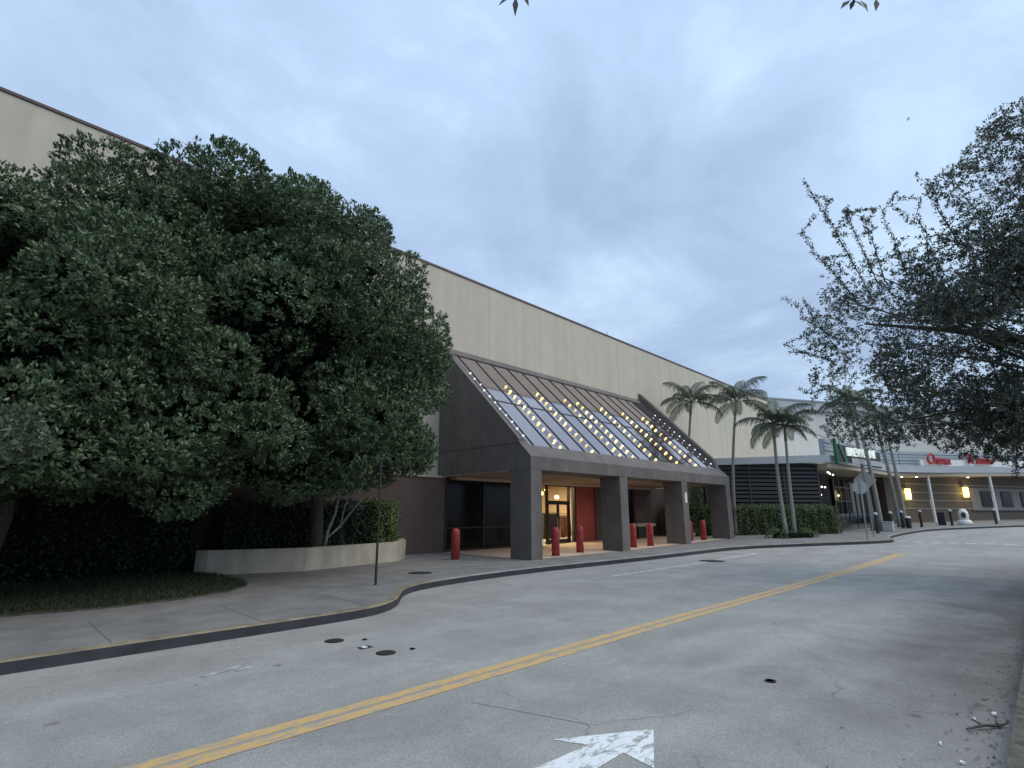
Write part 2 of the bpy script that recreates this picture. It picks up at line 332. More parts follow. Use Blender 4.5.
KP = [(-90, 8.72), (-2, 8.72), (2, 8.74), (4.2, 8.76), (5.3, 8.84), (5.9, 9.1), (6.35, 9.5), (6.7, 9.95), (7.1, 10.4), (7.7, 10.78), (8.6, 11.05), (10.5, 11.3), (12.7, 11.38), (15, 11.28), (18, 11.12), (22, 10.9),
      (24.5, 10.7), (26.5, 10.2), (28.5, 9.25), (30.5, 8.2), (32.5, 7.1), (34.2, 6.35), (35.3, 6.2), (36.2, 6.4), (37.5, 6.75), (39.8, 6.95), (45, 6.9), (50, 6.4), (55, 4.8), (62, 1.7), (72, -4), (85, -13), (110, -32)]
kx = [p[0] for p in KP]
def kerb_y(x):
    # smooth (Catmull-Rom) through the kerb points
    i = max(0, min(len(KP) - 2, int(np.searchsorted(kx, x) - 1)))
    p0 = KP[max(i - 1, 0)]; p1 = KP[i]; p2 = KP[i + 1]; p3 = KP[min(i + 2, len(KP) - 1)]
    h = p2[0] - p1[0]; t = (x - p1[0]) / h
    m1 = (p2[1] - p0[1]) / (p2[0] - p0[0]) * h if p2[0] != p0[0] else 0; m2 = (p3[1] - p1[1]) / (p3[0] - p1[0]) * h
    return (2*t**3-3*t*t+1)*p1[1] + (t**3-2*t*t+t)*m1 + (-2*t**3+3*t*t)*p2[1] + (t**3-t*t)*m2
KX = sorted(set([-90, -60, -40, -20, -10] + [round(-5 + 0.25 * i, 3) for i in range(0, 420)] + [105, 110]))
kpts = np.array([(x, kerb_y(x)) for x in KX])
tan = np.gradient(kpts, axis=0); tan /= np.linalg.norm(tan, axis=1)[:, None]; nor = np.stack([-tan[:, 1], tan[:, 0]], 1)
kin = kpts + nor * 0.16
# kerb: face dark with dirt and painted-in shadow, worn yellow or plain top
b = MB(); vs = []
for (x, y), (xi, yi) in zip(kpts, kin):
    z = gz(x); vs += [(x - 0.0, y, z - 0.05), (x, y, z + 0.135), (x + (xi - x) * .12, y + (yi - y) * .12, z + 0.152), (xi, yi, z + 0.152), (xi, yi, z)]
fs = []; mi = []
for i in range(len(KX) - 1):
    a = i * 5; c = a + 5
    yel = KX[i] < 8.2 or 29 < KX[i] < 38
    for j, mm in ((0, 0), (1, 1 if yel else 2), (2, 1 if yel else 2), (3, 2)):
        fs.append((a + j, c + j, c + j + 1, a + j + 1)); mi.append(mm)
b.add(vs, fs); b.mi = mi
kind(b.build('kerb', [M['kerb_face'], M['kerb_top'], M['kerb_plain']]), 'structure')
# sidewalk from the kerb to behind the building line
b = MB(); vs = []; fs = []
for (x, y) in kin: vs += [(x, y, gz(x) + 0.15), (x, max(16.0, y + 1), gz(x) + 0.15), (x, 40, gz(x) + 0.15)]
for i in range(len(KX) - 1):
    a = i * 3; fs += [(a, a + 3, a + 4, a + 1), (a + 1, a + 4, a + 5, a + 2)]
b.add(vs, fs); walk = kind(b.build('sidewalk', M['concrete']), 'structure')
# tan paving under the canopy
sheet_x = [14.3 + i * 0.5 for i in range(34)]
kind(sheet('entrance_paving', sheet_x, lambda x: 13.25, lambda x: 18.4, 0.155, M['tan_paving'], 3), 'structure')
# joints across the sidewalk, a thin dark recess line
b = MB()
for x in [-6 + 1.9 * i for i in range(0, 15)]:
    y = kerb_y(x) + 0.17; z = gz(x) + 0.1535
    b.add([(x, y, z), (x + 0.012, y, z), (x + 0.012, y + 1.9, z), (x, y + 1.9, z)], [(0, 1, 2, 3)])
kind(b.build('sidewalk_joint', M['walk_joint'], walk), 'structure')
# verge on the right of the camera
b = MB(); vxs = [-90, -40, -20, -10, -5, 0, 5, 8, 10, 14, 18, 22, 26, 30]
for i in range(len(vxs) - 1):
    x0, x1 = vxs[i], vxs[i + 1]; z0, z1 = gz(x0), gz(x1)
    b.add([(x0, -30, z0 + .14), (x1, -30, z1 + .14), (x1, 0.34, z1 + .14), (x0, 0.34, z0 + .14)], [(0, 1, 2, 3)], 0)
    b.add([(x0, 0.34, z0 + .145), (x1, 0.34, z1 + .145), (x1, 0.49, z1 + .145), (x0, 0.49, z0 + .145), (x1, 0.5, z1 - .02), (x0, 0.5, z0 - .02)], [(0, 1, 2, 3), (3, 2, 4, 5)], 1)
kind(b.build('verge', [M['soil'], M['kerb_dirty']]), 'structure')

# road paint (parts of the road)
def stripe(name, pts, w, m, dz=0.004):
    b = MB(); vs = []; fs = []
    for i, (x, y) in enumerate(pts):
        j0, j1 = max(i - 1, 0), min(i + 1, len(pts) - 1); tx, ty = pts[j1][0] - pts[j0][0], pts[j1][1] - pts[j0][1]; l = math.hypot(tx, ty)
        nx, ny = -ty / l * w / 2, tx / l * w / 2; wob = 1 + 0.06 * math.sin(x * 7.3) 
        vs += [(x + nx * wob, y + ny * wob, gz(x) + dz), (x - nx, y - ny, gz(x) + dz)]
    for i in range(len(pts) - 1): fs.append((2 * i + 1, 2 * i + 3, 2 * i + 2, 2 * i))
    b.add(vs, fs); return b.build(name, m, road)
stripe('yellow_smear', [(x, 4.89 - 0.013 * max(x - 8, 0)) for x in np.arange(-40, 27.6, 0.5)], 0.30, M['yellow_smear'], 0.002)
for dy in (0.10, -0.10):
    stripe('yellow_line', [(x, 4.89 - 0.013 * max(x - 8, 0) + dy) for x in np.arange(-40, 27.6, 0.5)], 0.14, M['yellow'])
stripe('lane_line', [(x, 9.22) for x in np.arange(13.4, 24.6, 0.4)], 0.11, M['white_line'])
# crosswalk blocks and faint old marks
for i in range(7):
    y = 6.0 - i * 0.72; stripe('crosswalk_block', [(36.0, y), (36.5, y - .02)], 0.42, M['white_line'])
stripe('crosswalk_block', [(35.2, 1.0), (35.5, 3.4)], 0.2, M['white_faint'])
stripe('stop_line', [(33.2, 0.8), (33.6, 4.2)], 0.22, M['white_faint'])
stripe('old_paint_mark', [(2.15, 7.05), (2.45, 7.12), (2.75, 7.35)], 0.10, M['white_faint'])
stripe('old_paint_mark', [(2.5, 7.02), (2.72, 7.06)], 0.08, M['white_faint'])
b = MB(); A = [(4.42, 2.71), (3.68, 3.16), (3.77, 2.92), (2.9, 2.925), (2.9, 2.56), (3.80, 2.58), (3.84, 2.35)]
A = [(4.43, 2.70), (3.66, 3.17), (3.775, 2.905), (2.6, 2.98), (2.6, 2.60), (3.86, 2.63), (3.80, 2.33)]
b.add([(x, y, 0.004) for x, y in A], [(1, 0, 2), (2, 0, 5), (2, 5, 4, 3), (5, 0, 6)]); b.build('direction_arrow', M['white_arrow'], road)
b = MB()   # straight saw-cut joint beside the arrow
b.add([(3.755, 4.3, .003), (3.762, 4.3, .003), (4.127, 3.15, .003), (4.12, 3.15, .003)], [(0, 1, 2, 3)]); b.build('saw_cut', M['walk_joint'], road)

def cover(x, y, r, label, name='manhole_cover', z=0.0, sy=1.0):
    o = thing(name, label, 'manhole cover', (x, y, gz(x) + z), 'covers set in the paving')
    MB().lathe((x, y, gz(x) + z), [(r, -0.02), (r, 0.006), (r * .9, 0.006)], 28).build('rim', M['dark_metal'], o)
    p = MB().lathe((x, y, gz(x) + z), [(r * .88, -0.02), (r * .88, 0.009)], 28)
    for k in range(-3, 4):
        h = math.sqrt(max(0.01, 1 - (k / 4) ** 2)) * r * .8; p.box(x - h, x + h, y + k * r * .2 - .015, y + k * r * .2 + .015, gz(x) + z + .009, gz(x) + z + .013)
    p.build('lid', M['iron'], o); return o
cover(4.02, 7.58, 0.135, 'round iron cover in the left lane, the one of two nearer the kerb')
cover(4.18, 6.48, 0.13, 'round iron cover in the left lane, the one of two nearer the yellow lines')
cover(4.36, 7.33, 0.035, 'tiny dark valve lid beside the larger round cover nearer the kerb', 'valve_lid')
cover(4.54, 6.40, 0.035, 'tiny dark valve lid beside the larger round cover nearer the yellow lines', 'valve_lid')
cover(9.13, 12.66, 0.33, 'round iron cover in the sidewalk between cream planter and canopy', z=0.152)
cover(19.8, 9.2, 0.45, 'round iron cover on the white lane line in front of the canopy')
cover(6.49, 2.47, 0.06, 'small lone dark valve lid in the right lane beyond the white arrow', 'valve_lid')
b = MB().box(4.09, 4.16, 6.9, 6.97, 0.003, 0.012); b.add([(4.04, 6.86, .004), (4.23, 6.87, .004), (4.22, 7.01, .004), (4.05, 7.0, .004)], [(0, 1, 2, 3)], 1)
tag(b.build('survey_marker', [M['white'], M['iron']]), 'small white marker on a dark patch between two round road covers', 'road marker')

# ------------------------------------------------------------------ department store
ZT = lambda x: 13.09 - 0.0055 * (x + 1.3)
ds = thing('department_store', 'long windowless beige department store with brown base and glass roofed entrance canopy', 'building', (20, 18.6, 0))
W0, W1 = -60.0, 57.3; YW = 18.6
b = MB().add([(W0, YW, 3.3), (W1, YW, 3.3), (W1, YW, ZT(W1)), (W0, YW, ZT(W0)), (W0, 45, 3.3), (W1, 45, 3.3), (W1, 45, ZT(W1)), (W0, 45, ZT(W0))],
             [(0, 1, 2, 3), (1, 5, 6, 2), (4, 0, 3, 7), (3, 2, 6, 7), (5, 4, 7, 6)])
# lower beige wall right of the canopy
b.box(35.5, W1, YW, YW + 0.3, -0.2, 3.3)
wall = b.build('wall', M['stucco'], ds)
for x in (-20, -8, 4, 17.1, 28.6, 41.5, 50):
    MB().box(x, x + 0.02, YW - 0.003, YW + 0.01, 3.35, ZT(x) - .25).build('control_joint', M['joint'], wall)
MB().obox((W0, YW), (1, 0), -0.1, W1 - W0 + .1, -0.04, 0.5, ZT(W0) + 0.01, ZT(W0) + 0.1, z0b=ZT(W1) + .01, z1b=ZT(W1) + .1).build('coping', M['coping'], ds)
# brown base with openings (x ranges solid)
b = MB(); b.box(W0, 14.35, 18.3, 18.6, -0.2, 3.22); b.box(23.35, 23.36, 18.3, 18.6, 0, 3.22)
b.box(25.0, 26.4, 18.15, 18.6, -0.1, 3.3); b.box(29.2, 35.5, 18.2, 18.598, -0.1, 3.3)
b.build('base_wall', M['brown'], ds)
MB().box(W0, 14.35, 18.26, 18.62, 3.22, 3.3).build('base_cap', M['soffit_trim'], ds)
MB().box(23.36, 25.0, 18.25, 18.6, 0.0, 3.22).build('red_panel', M['red_wall'], ds)
def window(x0, x1, splits, rails, z0=0.18, z1=3.2):
    f = MB(); w = .045
    f.box(x0, x1, 18.3, 18.42, z1 - .07, z1); f.box(x0, x1, 18.3, 18.42, z0 - .1, z0 + .07)
    for x in [x0 + w] + splits + [x1 - w]: f.box(x - w, x + w, 18.295, 18.425, z0 - .09, z1 - .002)
    for z in rails: f.box(x0 + .002, x1 - .002, 18.31, 18.41, z - .03, z + .03)
    o = f.build('shop_window', M['dark_metal'], ds)
    MB().box(x0 + .01, x1 - .01, 18.35, 18.37, z0, z1 - .05).build('pane', M['dark_glass'], o)
    return o
window(14.38, 18.9, [16.6], [1.12]); window(26.45, 29.15, [27.8], [])
MB().box(18.9, 20.45, 18.3, 18.6, -.1, 3.25).build('base_wall', M['brown'], ds)
# entrance
E0, E1 = 20.45, 23.35
f = MB()
for x in (E0 + .04, 21.02, 22.80, E1 - .04): f.box(x - .05, x + .05, 18.28, 18.42, 0.02, 3.2)
f.box(E0, E1, 18.285, 18.415, 3.1, 3.24); f.box(21.02, 22.80, 18.286, 18.414, 2.26, 2.36)
ent = f.build('entrance_frame', M['dark_metal'], ds)
MB().add([(E0 + .06, 18.35, 2.37), (E1 - .06, 18.35, 2.37), (E1 - .06, 18.35, 3.1), (E0 + .06, 18.35, 3.1)], [(0, 1, 2, 3)]).build('pane', M['clear_glass'], ent)
MB().add([(E0 + .09, 18.35, .2), (20.97, 18.35, .2), (20.97, 18.35, 2.36), (E0 + .09, 18.35, 2.36)], [(0, 1, 2, 3)]).build('pane', M['clear_glass'], ent)
MB().add([(22.85, 18.35, .2), (E1 - .09, 18.35, .2), (E1 - .09, 18.35, 2.36), (22.85, 18.35, 2.36)], [(0, 1, 2, 3)]).build('pane', M['clear_glass'], ent)
for x0, x1 in ((21.08, 21.89), (21.92, 22.74)):
    d = MB(); d.box(x0, x0 + .07, 18.32, 18.38, .2, 2.26); d.box(x1 - .07, x1, 18.32, 18.38, .2, 2.26); d.box(x0 + .07, x1 - .07, 18.322, 18.378, .2, .42); d.box(x0 + .07, x1 - .07, 18.322, 18.378, 2.16, 2.26)
    d = d.build('door', M['dark_metal'], ds)
    MB().add([(x0 + .07, 18.35, .42), (x1 - .07, 18.35, .42), (x1 - .07, 18.35, 2.16), (x0 + .07, 18.35, 2.16)], [(0, 1, 2, 3)]).build('pane', M['clear_glass'], d)
    hx = x1 - .12 if x0 < 21.5 else x0 + .12
    MB().tube([(hx, 18.26, 0.95), (hx, 18.26, 1.45)], .018).build('handle', M['grey_metal'], d)
# inside of the shop
b = MB(); b.box(15.2, 30, 26.0, 26.2, 0, 3.8); b.box(15.0, 15.2, 18.65, 26.2, 0, 3.8); b.box(30, 30.2, 18.65, 26.2, 0, 3.8); b.box(15.2, 30, 18.65, 26, 3.6, 3.75)
b.build('shop_room', M['shop_wall'], ds)
MB().box(15.2, 30, 18.6, 26, 0.1, 0.17).build('shop_floor', M['tan_paving'], ds)

# canopy: four columns, eave beam, sloping glass between two gable walls
CX0, CX1 = 14.12, 31.3; CY = 13.06
SL = 0.965; slope = lambda y: 3.79 + SL * (y - CY)
for x in (14.12, 19.82, 25.42, 30.7):
    MB().box(x + .002, x + .598, CY + .004, CY + 1.05, gz(x) + 0.0, 3.3).build('column', M['gable'], ds, bevel=0.015)
b = MB().xprism([(CY, 3.3), (CY + 1.1, 3.3), (CY + 1.1, 4.2), (CY + .5, slope(CY + .5)), (CY, 3.79)], CX0, CX1); b.build('eave_beam', M['gable'], ds, bevel=0.012)
YT = 18.56
for x0, x1 in ((CX0 + .003, CX0 + .5), (CX1 - .5, CX1 - .003)):
    rise = 0.02 if x0 < 20 else 0.0
    b = MB().xprism([(CY + 1.1, 3.302), (YT, 3.302), (YT, slope(YT) + .0), (CY + .5, slope(CY + .5) + .0), (CY + 1.1, 4.2)], x0, x1)
    g = b.build('gable_wall', M['gable'], ds)
    gj = MB()
    xx = x0 - .004 if x0 < 20 else x1
    gj.box(xx - .0, xx + .006, CY + .6, YT, 4.30, 4.325); gj.build('reveal_joint', M['black'], g)
# raised parapet along the right gable
b = MB().xprism([(CY + .55, slope(CY + .55) + .005), (YT, slope(YT) + .005), (YT, slope(YT) + .55), (CY + .75, slope(CY + .75) + .35)], CX1 - .35, CX1 + .05); b.build('parapet', M['gable'], ds)
b = MB().xprism([(CY + .6, slope(CY + .6) + .004), (YT, slope(YT) + .004), (YT, slope(YT) + .1), (CY + .6, slope(CY + .6) + .1)], CX0 + .0, CX0 + .2); b.build('parapet', M['gable'], ds)
# ridge flashing
b = MB().xprism([(YT - .25, slope(YT - .25)), (18.598, slope(18.598)), (18.598, slope(18.598) + .07), (YT - .25, slope(YT - .25) + .04)], CX0 + .2, CX1 - .4); b.build('ridge_flashing', M['gable'], ds)
YG = CY + .52
b = MB().xprism([(YG, slope(YG) - .06), (YT, slope(YT) - .06), (YT, slope(YT) - .035), (YG, slope(YG) - .035)], CX0 + .5, CX1 - .5); gl = b.build('canopy_glass', M['mirror_glass'], ds)
b = MB(); x = 14.86
while x < 30.6:
    b.xprism([(YG, slope(YG) - .034), (YT - .2, slope(YT - .2) - .034), (YT - .2, slope(YT - .2) + .01), (YG, slope(YG) + .01)], x - .017, x + .017); x += 1.075
for y in (15.65, 17.0):
    pass
b.xprism([(15.7, slope(15.7) - .034), (15.745, slope(15.745) - .034), (15.745, slope(15.745) - .005), (15.7, slope(15.7) - .005)], CX0 + .5, CX1 - .5)
b.build('glazing_bar', M['dark_metal'], gl)
b = MB().box(CX0 + .5, CX1 - .5, CY + 1.1, 18.58, 3.26, 3.34); b.box(CX0 + .002, CX0 + .5, CY + 1.1, 18.3, 3.27, 3.3)
sf = b.build('soffit', M['soffit'], ds)
MB().box(CX0 + .52, CX1 - .52, 17.9, 18.29, 3.16, 3.258).build('soffit_trim', M['soffit_trim'], ds)
MB().obox((26.0 - .57, CY), (1, 0), .22, .42, -.012, .0, 2.25, 2.75).build('notice', M['white'], ds)

# things inside the shop
def clothes_rack(x, y, label, m, w=1.2, h=1.3):
    o = thing('clothes_rack', label, 'clothes rack', (x, y, .17), 'clothes racks inside the shop')
    f = MB()
    for s in (-w / 2, w / 2): f.tube([(x + s, y, .17), (x + s, y, h + .1)], .02, 6); f.box(x + s - .03, x + s + .03, y - .25, y + .25, .17, .2)
    f.tube([(x - w / 2, y, h + .08), (x + w / 2, y, h + .08)], .02, 6); f.build('frame', M['grey_metal'], o)
    g = MB(); k = int(w / .09)
    for i in range(k):
        xx = x - w / 2 + .06 + i * .09; d = .2 + .05 * random.random(); z0 = .35 + .2 * random.random()
        g.add([(xx - .035, y - d, z0), (xx + .035, y - d, z0), (xx + .035, y + d, z0), (xx - .035, y + d, z0), (xx - .02, y - d * .6, h + .02), (xx + .02, y - d * .6, h + .02), (xx + .02, y + d * .6, h + .02), (xx - .02, y + d * .6, h + .02)], [(3, 2, 1, 0), (4, 5, 6, 7), (0, 1, 5, 4), (1, 2, 6, 5), (2, 3, 7, 6), (3, 0, 4, 7)])
    g.build('garments', m, o)
clothes_rack(22.55, 19.5, 'rack of dark clothes just inside the glass doors, left of two', M['cloth_a'], 1.0, 1.7)
clothes_rack(24.3, 20.0, 'rack of tan clothes just inside the glass doors, right of two', M['cloth_b'], 1.1, 1.6)
clothes_rack(25.0, 22.5, 'rack of dark clothes deepest inside the lit shop', M['cloth_a'], 1.6, 1.5)
for i, (x, y, z) in enumerate(((22.9, 20.0, 3.0), (23.4, 20.8, 2.82), (24.2, 20.3, 2.62), (24.7, 20.8, 2.64), (21.2, 19.6, 2.95), (21.6, 20.2, 2.6))):
    o = thing('pendant_lamp', ['lit pendant highest behind the door transom', 'lit pendant just below the highest one behind the transom', 'yellow lit pendant low behind the transom, left of a pair', 'yellow lit pendant low behind the transom, right of a pair', 'lit pendant high behind the left sidelight', 'lit pendant low behind the left sidelight'][i], 'lamp', (x, y, z), 'pendants inside the shop')
    MB().tube([(x, y, z + .1), (x, y, 3.6)], .008, 5).build('cord', M['black'], o)
    MB().lathe((x, y, z), [(.02, -.1), (.09, -.05), (.11, .02), (.06, .1), (.02, .12)], 12).build('lamp_shade', M['pendant'], o, True)
for x, y in ((22.0, 20.6), (26, 22.8)):
    l = bpy.data.lights.new('shop_ceiling_lamp', 'AREA'); l.shape = 'RECTANGLE'; l.size = 3; l.size_y = 2.4; l.energy = 420; l.color = (1, .76, .44)
    lo = bpy.data.objects.new('shop_ceiling_lamp', l); COL.objects.link(lo); lo.location = (x, y, 3.55); lo.parent = ds; lo.matrix_parent_inverse = ds.matrix_basis.inverted()
for i, x in enumerate((17.4, 21.6, 24.0, 28.2)):
    l = bpy.data.lights.new('canopy_downlight', 'SPOT'); l.energy = 46; l.color = (1, .78, .52); l.spot_size = R(150); l.spot_blend = .9; l.shadow_soft_size = .12
    lo = bpy.data.objects.new('canopy_downlight', l); COL.objects.link(lo); lo.location = (x, 16.6, 3.2); lo.parent = ds; lo.matrix_parent_inverse = ds.matrix_basis.inverted()

# light strings down the glass
ordn = ['first', 'second', 'third', 'fourth', 'fifth', 'sixth', 'seventh']
def sphere_mb(c, r, k=10):
    return MB().lathe(c, [(r * math.sin(a) + .001, -r * math.cos(a)) for a in np.linspace(0, math.pi, 7)], k)
def light_string(x, label, m, n, y0, y1, r, off):
    o = thing('light_string', label, 'string lights', (x, y0, slope(y0)), 'bulb strings down the glass canopy')
    c = MB().tube([(x, y, slope(y) + .03) for y in np.linspace(y0 - .1, y1 + .1, 8)], .012, 5); c.build('cable', M['black'], o)
    first = None
    for i in range(n):
        y = y0 + (y1 - y0) * i / (n - 1); p = (x, y, slope(y) + off)
        if first is None:
            first = sphere_mb((0, 0, 0), r).build('bulb', m, o, True); first.location = p; first.parent = o; first.matrix_parent_inverse = o.matrix_basis.inverted()
        else:
            d = first.copy(); COL.objects.link(d); d.location = (p[0] + random.uniform(-.02, .02), p[1] + random.uniform(-.025, .025), p[2]); d.scale = (random.uniform(.85, 1.1),) * 3
for i, x in enumerate((16.47, 18.62, 20.75, 21.83, 23.95, 26.1, 28.25)):
    light_string(x, f'string of warm globe bulbs, {ordn[i]} of seven from the left on the glass', M['bulb'], 12 if i != 2 else 11, 13.6, 16.75, .06, .025)
light_string(14.45, 'string of small white bulbs along the left edge of the glass roof', M['bulb_white'], 11, 13.75, 16.9, .045, .16)
light_string(30.55, 'string of small white bulbs along the right edge of the glass roof', M['bulb_white'], 12, 13.75, 17.2, .045, .1)

# roof rods
for i, (x, h, lab) in enumerate(((2.4, .7, 'thin rod standing on the roof edge above the left tree'), (27.9, .45, 'thin short rod on the roof edge above the canopy'))):
    o = MB().tube([(x, YW + .2, ZT(x)), (x, YW + .2, ZT(x) + h)], .018, 6); o.lathe((x, YW + .2, ZT(x) + .1), [(.06, -.02), (.05, .03), (.02, .05)], 10)
    tag(o.build('roof_rod', M['grey_metal']), lab, 'lightning rod', 'rods along the roof edge')

# ------------------------------------------------------------------ red bollards
red_lab = ['red bollard standing alone left of the first canopy column, before dark shop windows', 'red bollard before the lit doors, nearer the first canopy column', 'red bollard before the lit doors, nearer the red wall panel',
           'red bollard just right of the second canopy column', 'red bollard left of the third canopy column, right of a pair', 'red bollard half hidden behind the third canopy column', 'red bollard between third and fourth canopy columns, before the greenery']
rb = None
for i, (x, y) in enumerate(((12.37, 15.1), (16.15, 13.68), (18.15, 14.05), (21.98, 13.9), (23.3, 13.8), (27.7, 13.97), (28.9, 13.78))):
    loc = (x, y, gz(x) + .15)
    if rb is None:
        rb = thing('red_bollard', red_lab[0], 'bollard', loc, 'red bollards along the canopy')
        MB().lathe(loc, [(.155, 0), (.155, .88), (.15, .95), (.13, 1.02), (.09, 1.06), (.03, 1.08)], 20).build('post', M['red'], rb, True)
        MB().lathe(loc, [(.19, 0), (.19, .012), (.16, .02)], 20).build('base_ring', M['kerb_plain'], rb)
        MB().lathe(loc, [(.1575, .86), (.1575, .885)], 20).build('band', M['red_wall'], rb)
        for ch in rb.children: pass
    else: copy_thing(rb, loc, red_lab[i])

# ------------------------------------------------------------------ leaves
def leaves(name, P, D, Nn, L, Wd, m, parent=None, fold=0.18):
    n = len(P); D = D / np.linalg.norm(D, axis=1)[:, None]
    S = np.cross(D, Nn); S /= np.linalg.norm(S, axis=1)[:, None] + 1e-9; U = np.cross(S, D)
    L = np.broadcast_to(np.asarray(L), (n,))[:, None]; Wd = np.broadcast_to(np.asarray(Wd), (n,))[:, None]
    V = np.empty((n, 4, 3))
    V[:, 0] = P; V[:, 1] = P + D * L * .5 + S * Wd * .5 + U * L * fold * .5; V[:, 2] = P + D * L; V[:, 3] = P + D * L * .5 - S * Wd * .5 + U * L * fold * .5
    me = bpy.data.meshes.new(name); me.vertices.add(n * 4); me.vertices.foreach_set('co', V.reshape(-1))
    me.loops.add(n * 4); me.loops.foreach_set('vertex_index', np.arange(n * 4, dtype=np.int32))
    me.polygons.add(n); me.polygons.foreach_set('loop_start', np.arange(0, n * 4, 4, dtype=np.int32)); me.polygons.foreach_set('loop_total', np.full(n, 4, dtype=np.int32))
    me.materials.append(m); me.update(calc_edges=True); me.validate()
    o = bpy.data.objects.new(name, me); COL.objects.link(o)
    if parent: o.parent = parent; o.matrix_parent_inverse = parent.matrix_basis.inverted()
    return o
def rdir(n):
    v = rng.normal(size=(n, 3)); return v / np.linalg.norm(v, axis=1)[:, None]
def lobed_points(lobes, n_sub, r_sub, n_tuft, squash=0.7):
    """tuft positions and outward axes of a crown made of lobes > sub-lobes > tufts"""
    vol = np.array([l[1][0] * l[1][1] + l[1][1] * l[1][2] + l[1][0] * l[1][2] for l in lobes]); share = vol / vol.sum()
    P = []; A = []; subs = []
    for lb, s in zip(lobes, share):
        c, r = lb[0], lb[1]; dens = lb[2] if len(lb) > 2 else 1.0
        k = max(3, int(n_sub * s)); d = rdir(k); sc = np.array(c) + d * np.array(r) * rng.uniform(.74, 1.06, (k, 1)); rs = rng.uniform(*r_sub, k)
        for q in range(k):
            subs.append(sc[q]); m_ = int(n_tuft * dens * (rs[q] / r_sub[1]) ** 2)
            dd = rdir(m_); keep = (dd @ d[q] > -.35) | (dd[:, 2] > .5); dd = dd[keep]
            P.append(sc[q] + dd * np.array([1, 1, squash]) * rs[q] * rng.uniform(.75, 1.08, (len(dd), 1))); A.append(dd)
    return np.concatenate(P), np.concatenate(A), np.array(subs)
def tuft_leaves(P, A, per, L, ratio=0.42, up=0.45, spread=1.0):
    n = len(P); Pr = np.repeat(P, per, 0); Ar = np.repeat(A, per, 0) + np.array([0, 0, up])
    D = Ar * .75 + rdir(n * per) * spread; Nn = Ar + rdir(n * per) * .5
    Ls = L * rng.uniform(.65, 1.2, n * per)
    return Pr + rdir(n * per) * L * .5, D, Nn, Ls, Ls * ratio
def limbs(b, base, top, subs, r0, n, k=8, sag=.2):
    base = Vector(base); top = Vector(top)
    mid = base.lerp(top, .5) + Vector((.12, -.08, 0)); b.tube([base + Vector((0, 0, -.1)), base + Vector((0, 0, .25)), mid, top], [r0 * 1.5, r0 * 1.05, r0 * .85, r0 * .7], 12)
    for i in rng.permutation(len(subs))[:n]:
        e_ = Vector(subs[i]); h = rng.uniform(.55, 1.0); s = base.lerp(top, h); m1 = s.lerp(e_, .45) + Vector((rng.normal() * .2, rng.normal() * .2, .35 * rng.random()))
        rr = r0 * rng.uniform(.22, .42); b.tube([s, m1, e_], [rr, rr * .6, rr * .22], k)

def broad_tree(name, label, base, top, lobes, n_sub, r_sub, n_tuft, per, L, m, r0, nl, clip=None, group=None, bark='bark', core=True, ratio=.5):
    t = thing(name, label, 'tree', base, group)
    P, A, subs = lobed_points(lobes, n_sub, r_sub, n_tuft)
    if clip is not None: k = clip(P); P = P[k]; A = A[k]
    leaves('crown', *tuft_leaves(P, A, per, L, ratio, .75, .85), m, t)
    b = MB(); limbs(b, base, top, subs, r0, nl); b.build('trunk', M[bark], t, True)
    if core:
        # inner leaf fill, coloured near black for the shade inside the crown
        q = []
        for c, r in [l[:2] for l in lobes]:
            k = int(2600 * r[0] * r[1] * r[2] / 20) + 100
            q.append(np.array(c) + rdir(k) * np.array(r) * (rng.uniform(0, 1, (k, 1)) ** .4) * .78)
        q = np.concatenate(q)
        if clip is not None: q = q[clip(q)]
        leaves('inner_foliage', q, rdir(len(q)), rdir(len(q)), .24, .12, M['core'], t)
    return t
clipw = lambda P: (P[:, 1] < 18.15) & (P[:, 2] > .5) & ~((P[:, 0] > 13.9) & (P[:, 1] > 12.9))
broad_tree('ficus_tree', 'huge dense dark green tree growing from the cream planter left of the canopy', (7.9, 16.5, .6), (6.9, 15.4, 3.6),
    [((6.0, 14.3, 6.9), (4.3, 3.2, 4.0)), ((8.3, 14.6, 5.6), (2.3, 2.4, 2.9)), ((4.4, 13.6, 5.2), (3.2, 2.8, 3.0)), ((7.2, 13.8, 4.2), (2.9, 2.2, 1.7)), ((5.0, 14.0, 3.2), (2.4, 1.8, 1.0)), ((5.2, 14.9, 9.1), (2.6, 2.2, 1.9)), ((3.4, 14.2, 9.5), (1.7, 1.5, 1.3)), ((9.1, 14.2, 6.5), (1.1, 1.3, 1.6)), ((6.6, 14.2, 10.0), (1.4, 1.4, 1.0)), ((5.3, 12.7, 6.3), (1.6, 1.1, 1.9)), ((2.3, 14.2, 8.9), (1.6, 1.4, 1.0)), ((3.2, 14.2, 7.6), (1.5, 1.4, 1.3))],
    260, (.5, 1.0), 380, 9, .10, M['leaf_ficus'], .2, 40, clipw, 'dense dark trees left of the canopy')
broad_tree('ficus_tree', 'huge dense dark green tree on the lawn at the far left', (0.2, 14.6, .15), (.4, 14.2, 3.2),
    [((0.3, 13.9, 5.2), (3.6, 3.0, 2.9)), ((-3.6, 13.9, 5.0), (2.6, 2.6, 2.7)), ((-.2, 13.2, 3.0), (2.8, 1.6, 1.1)), ((2.2, 13.0, 3.9), (2.6, 2.0, 1.8)), ((-.8, 12.6, 4.0), (2.6, 1.9, 1.8)), ((1.7, 14.8, 7.0), (2.0, 1.8, 1.3)), ((1.6, 14.0, 7.6), (1.7, 1.5, 1.3)), ((-.6, 14.0, 7.6), (1.6, 1.4, .9))],
    260, (.5, 1.0), 380, 9, .10, M['leaf_ficus'], .28, 30, clipw, 'dense dark trees left of the canopy')
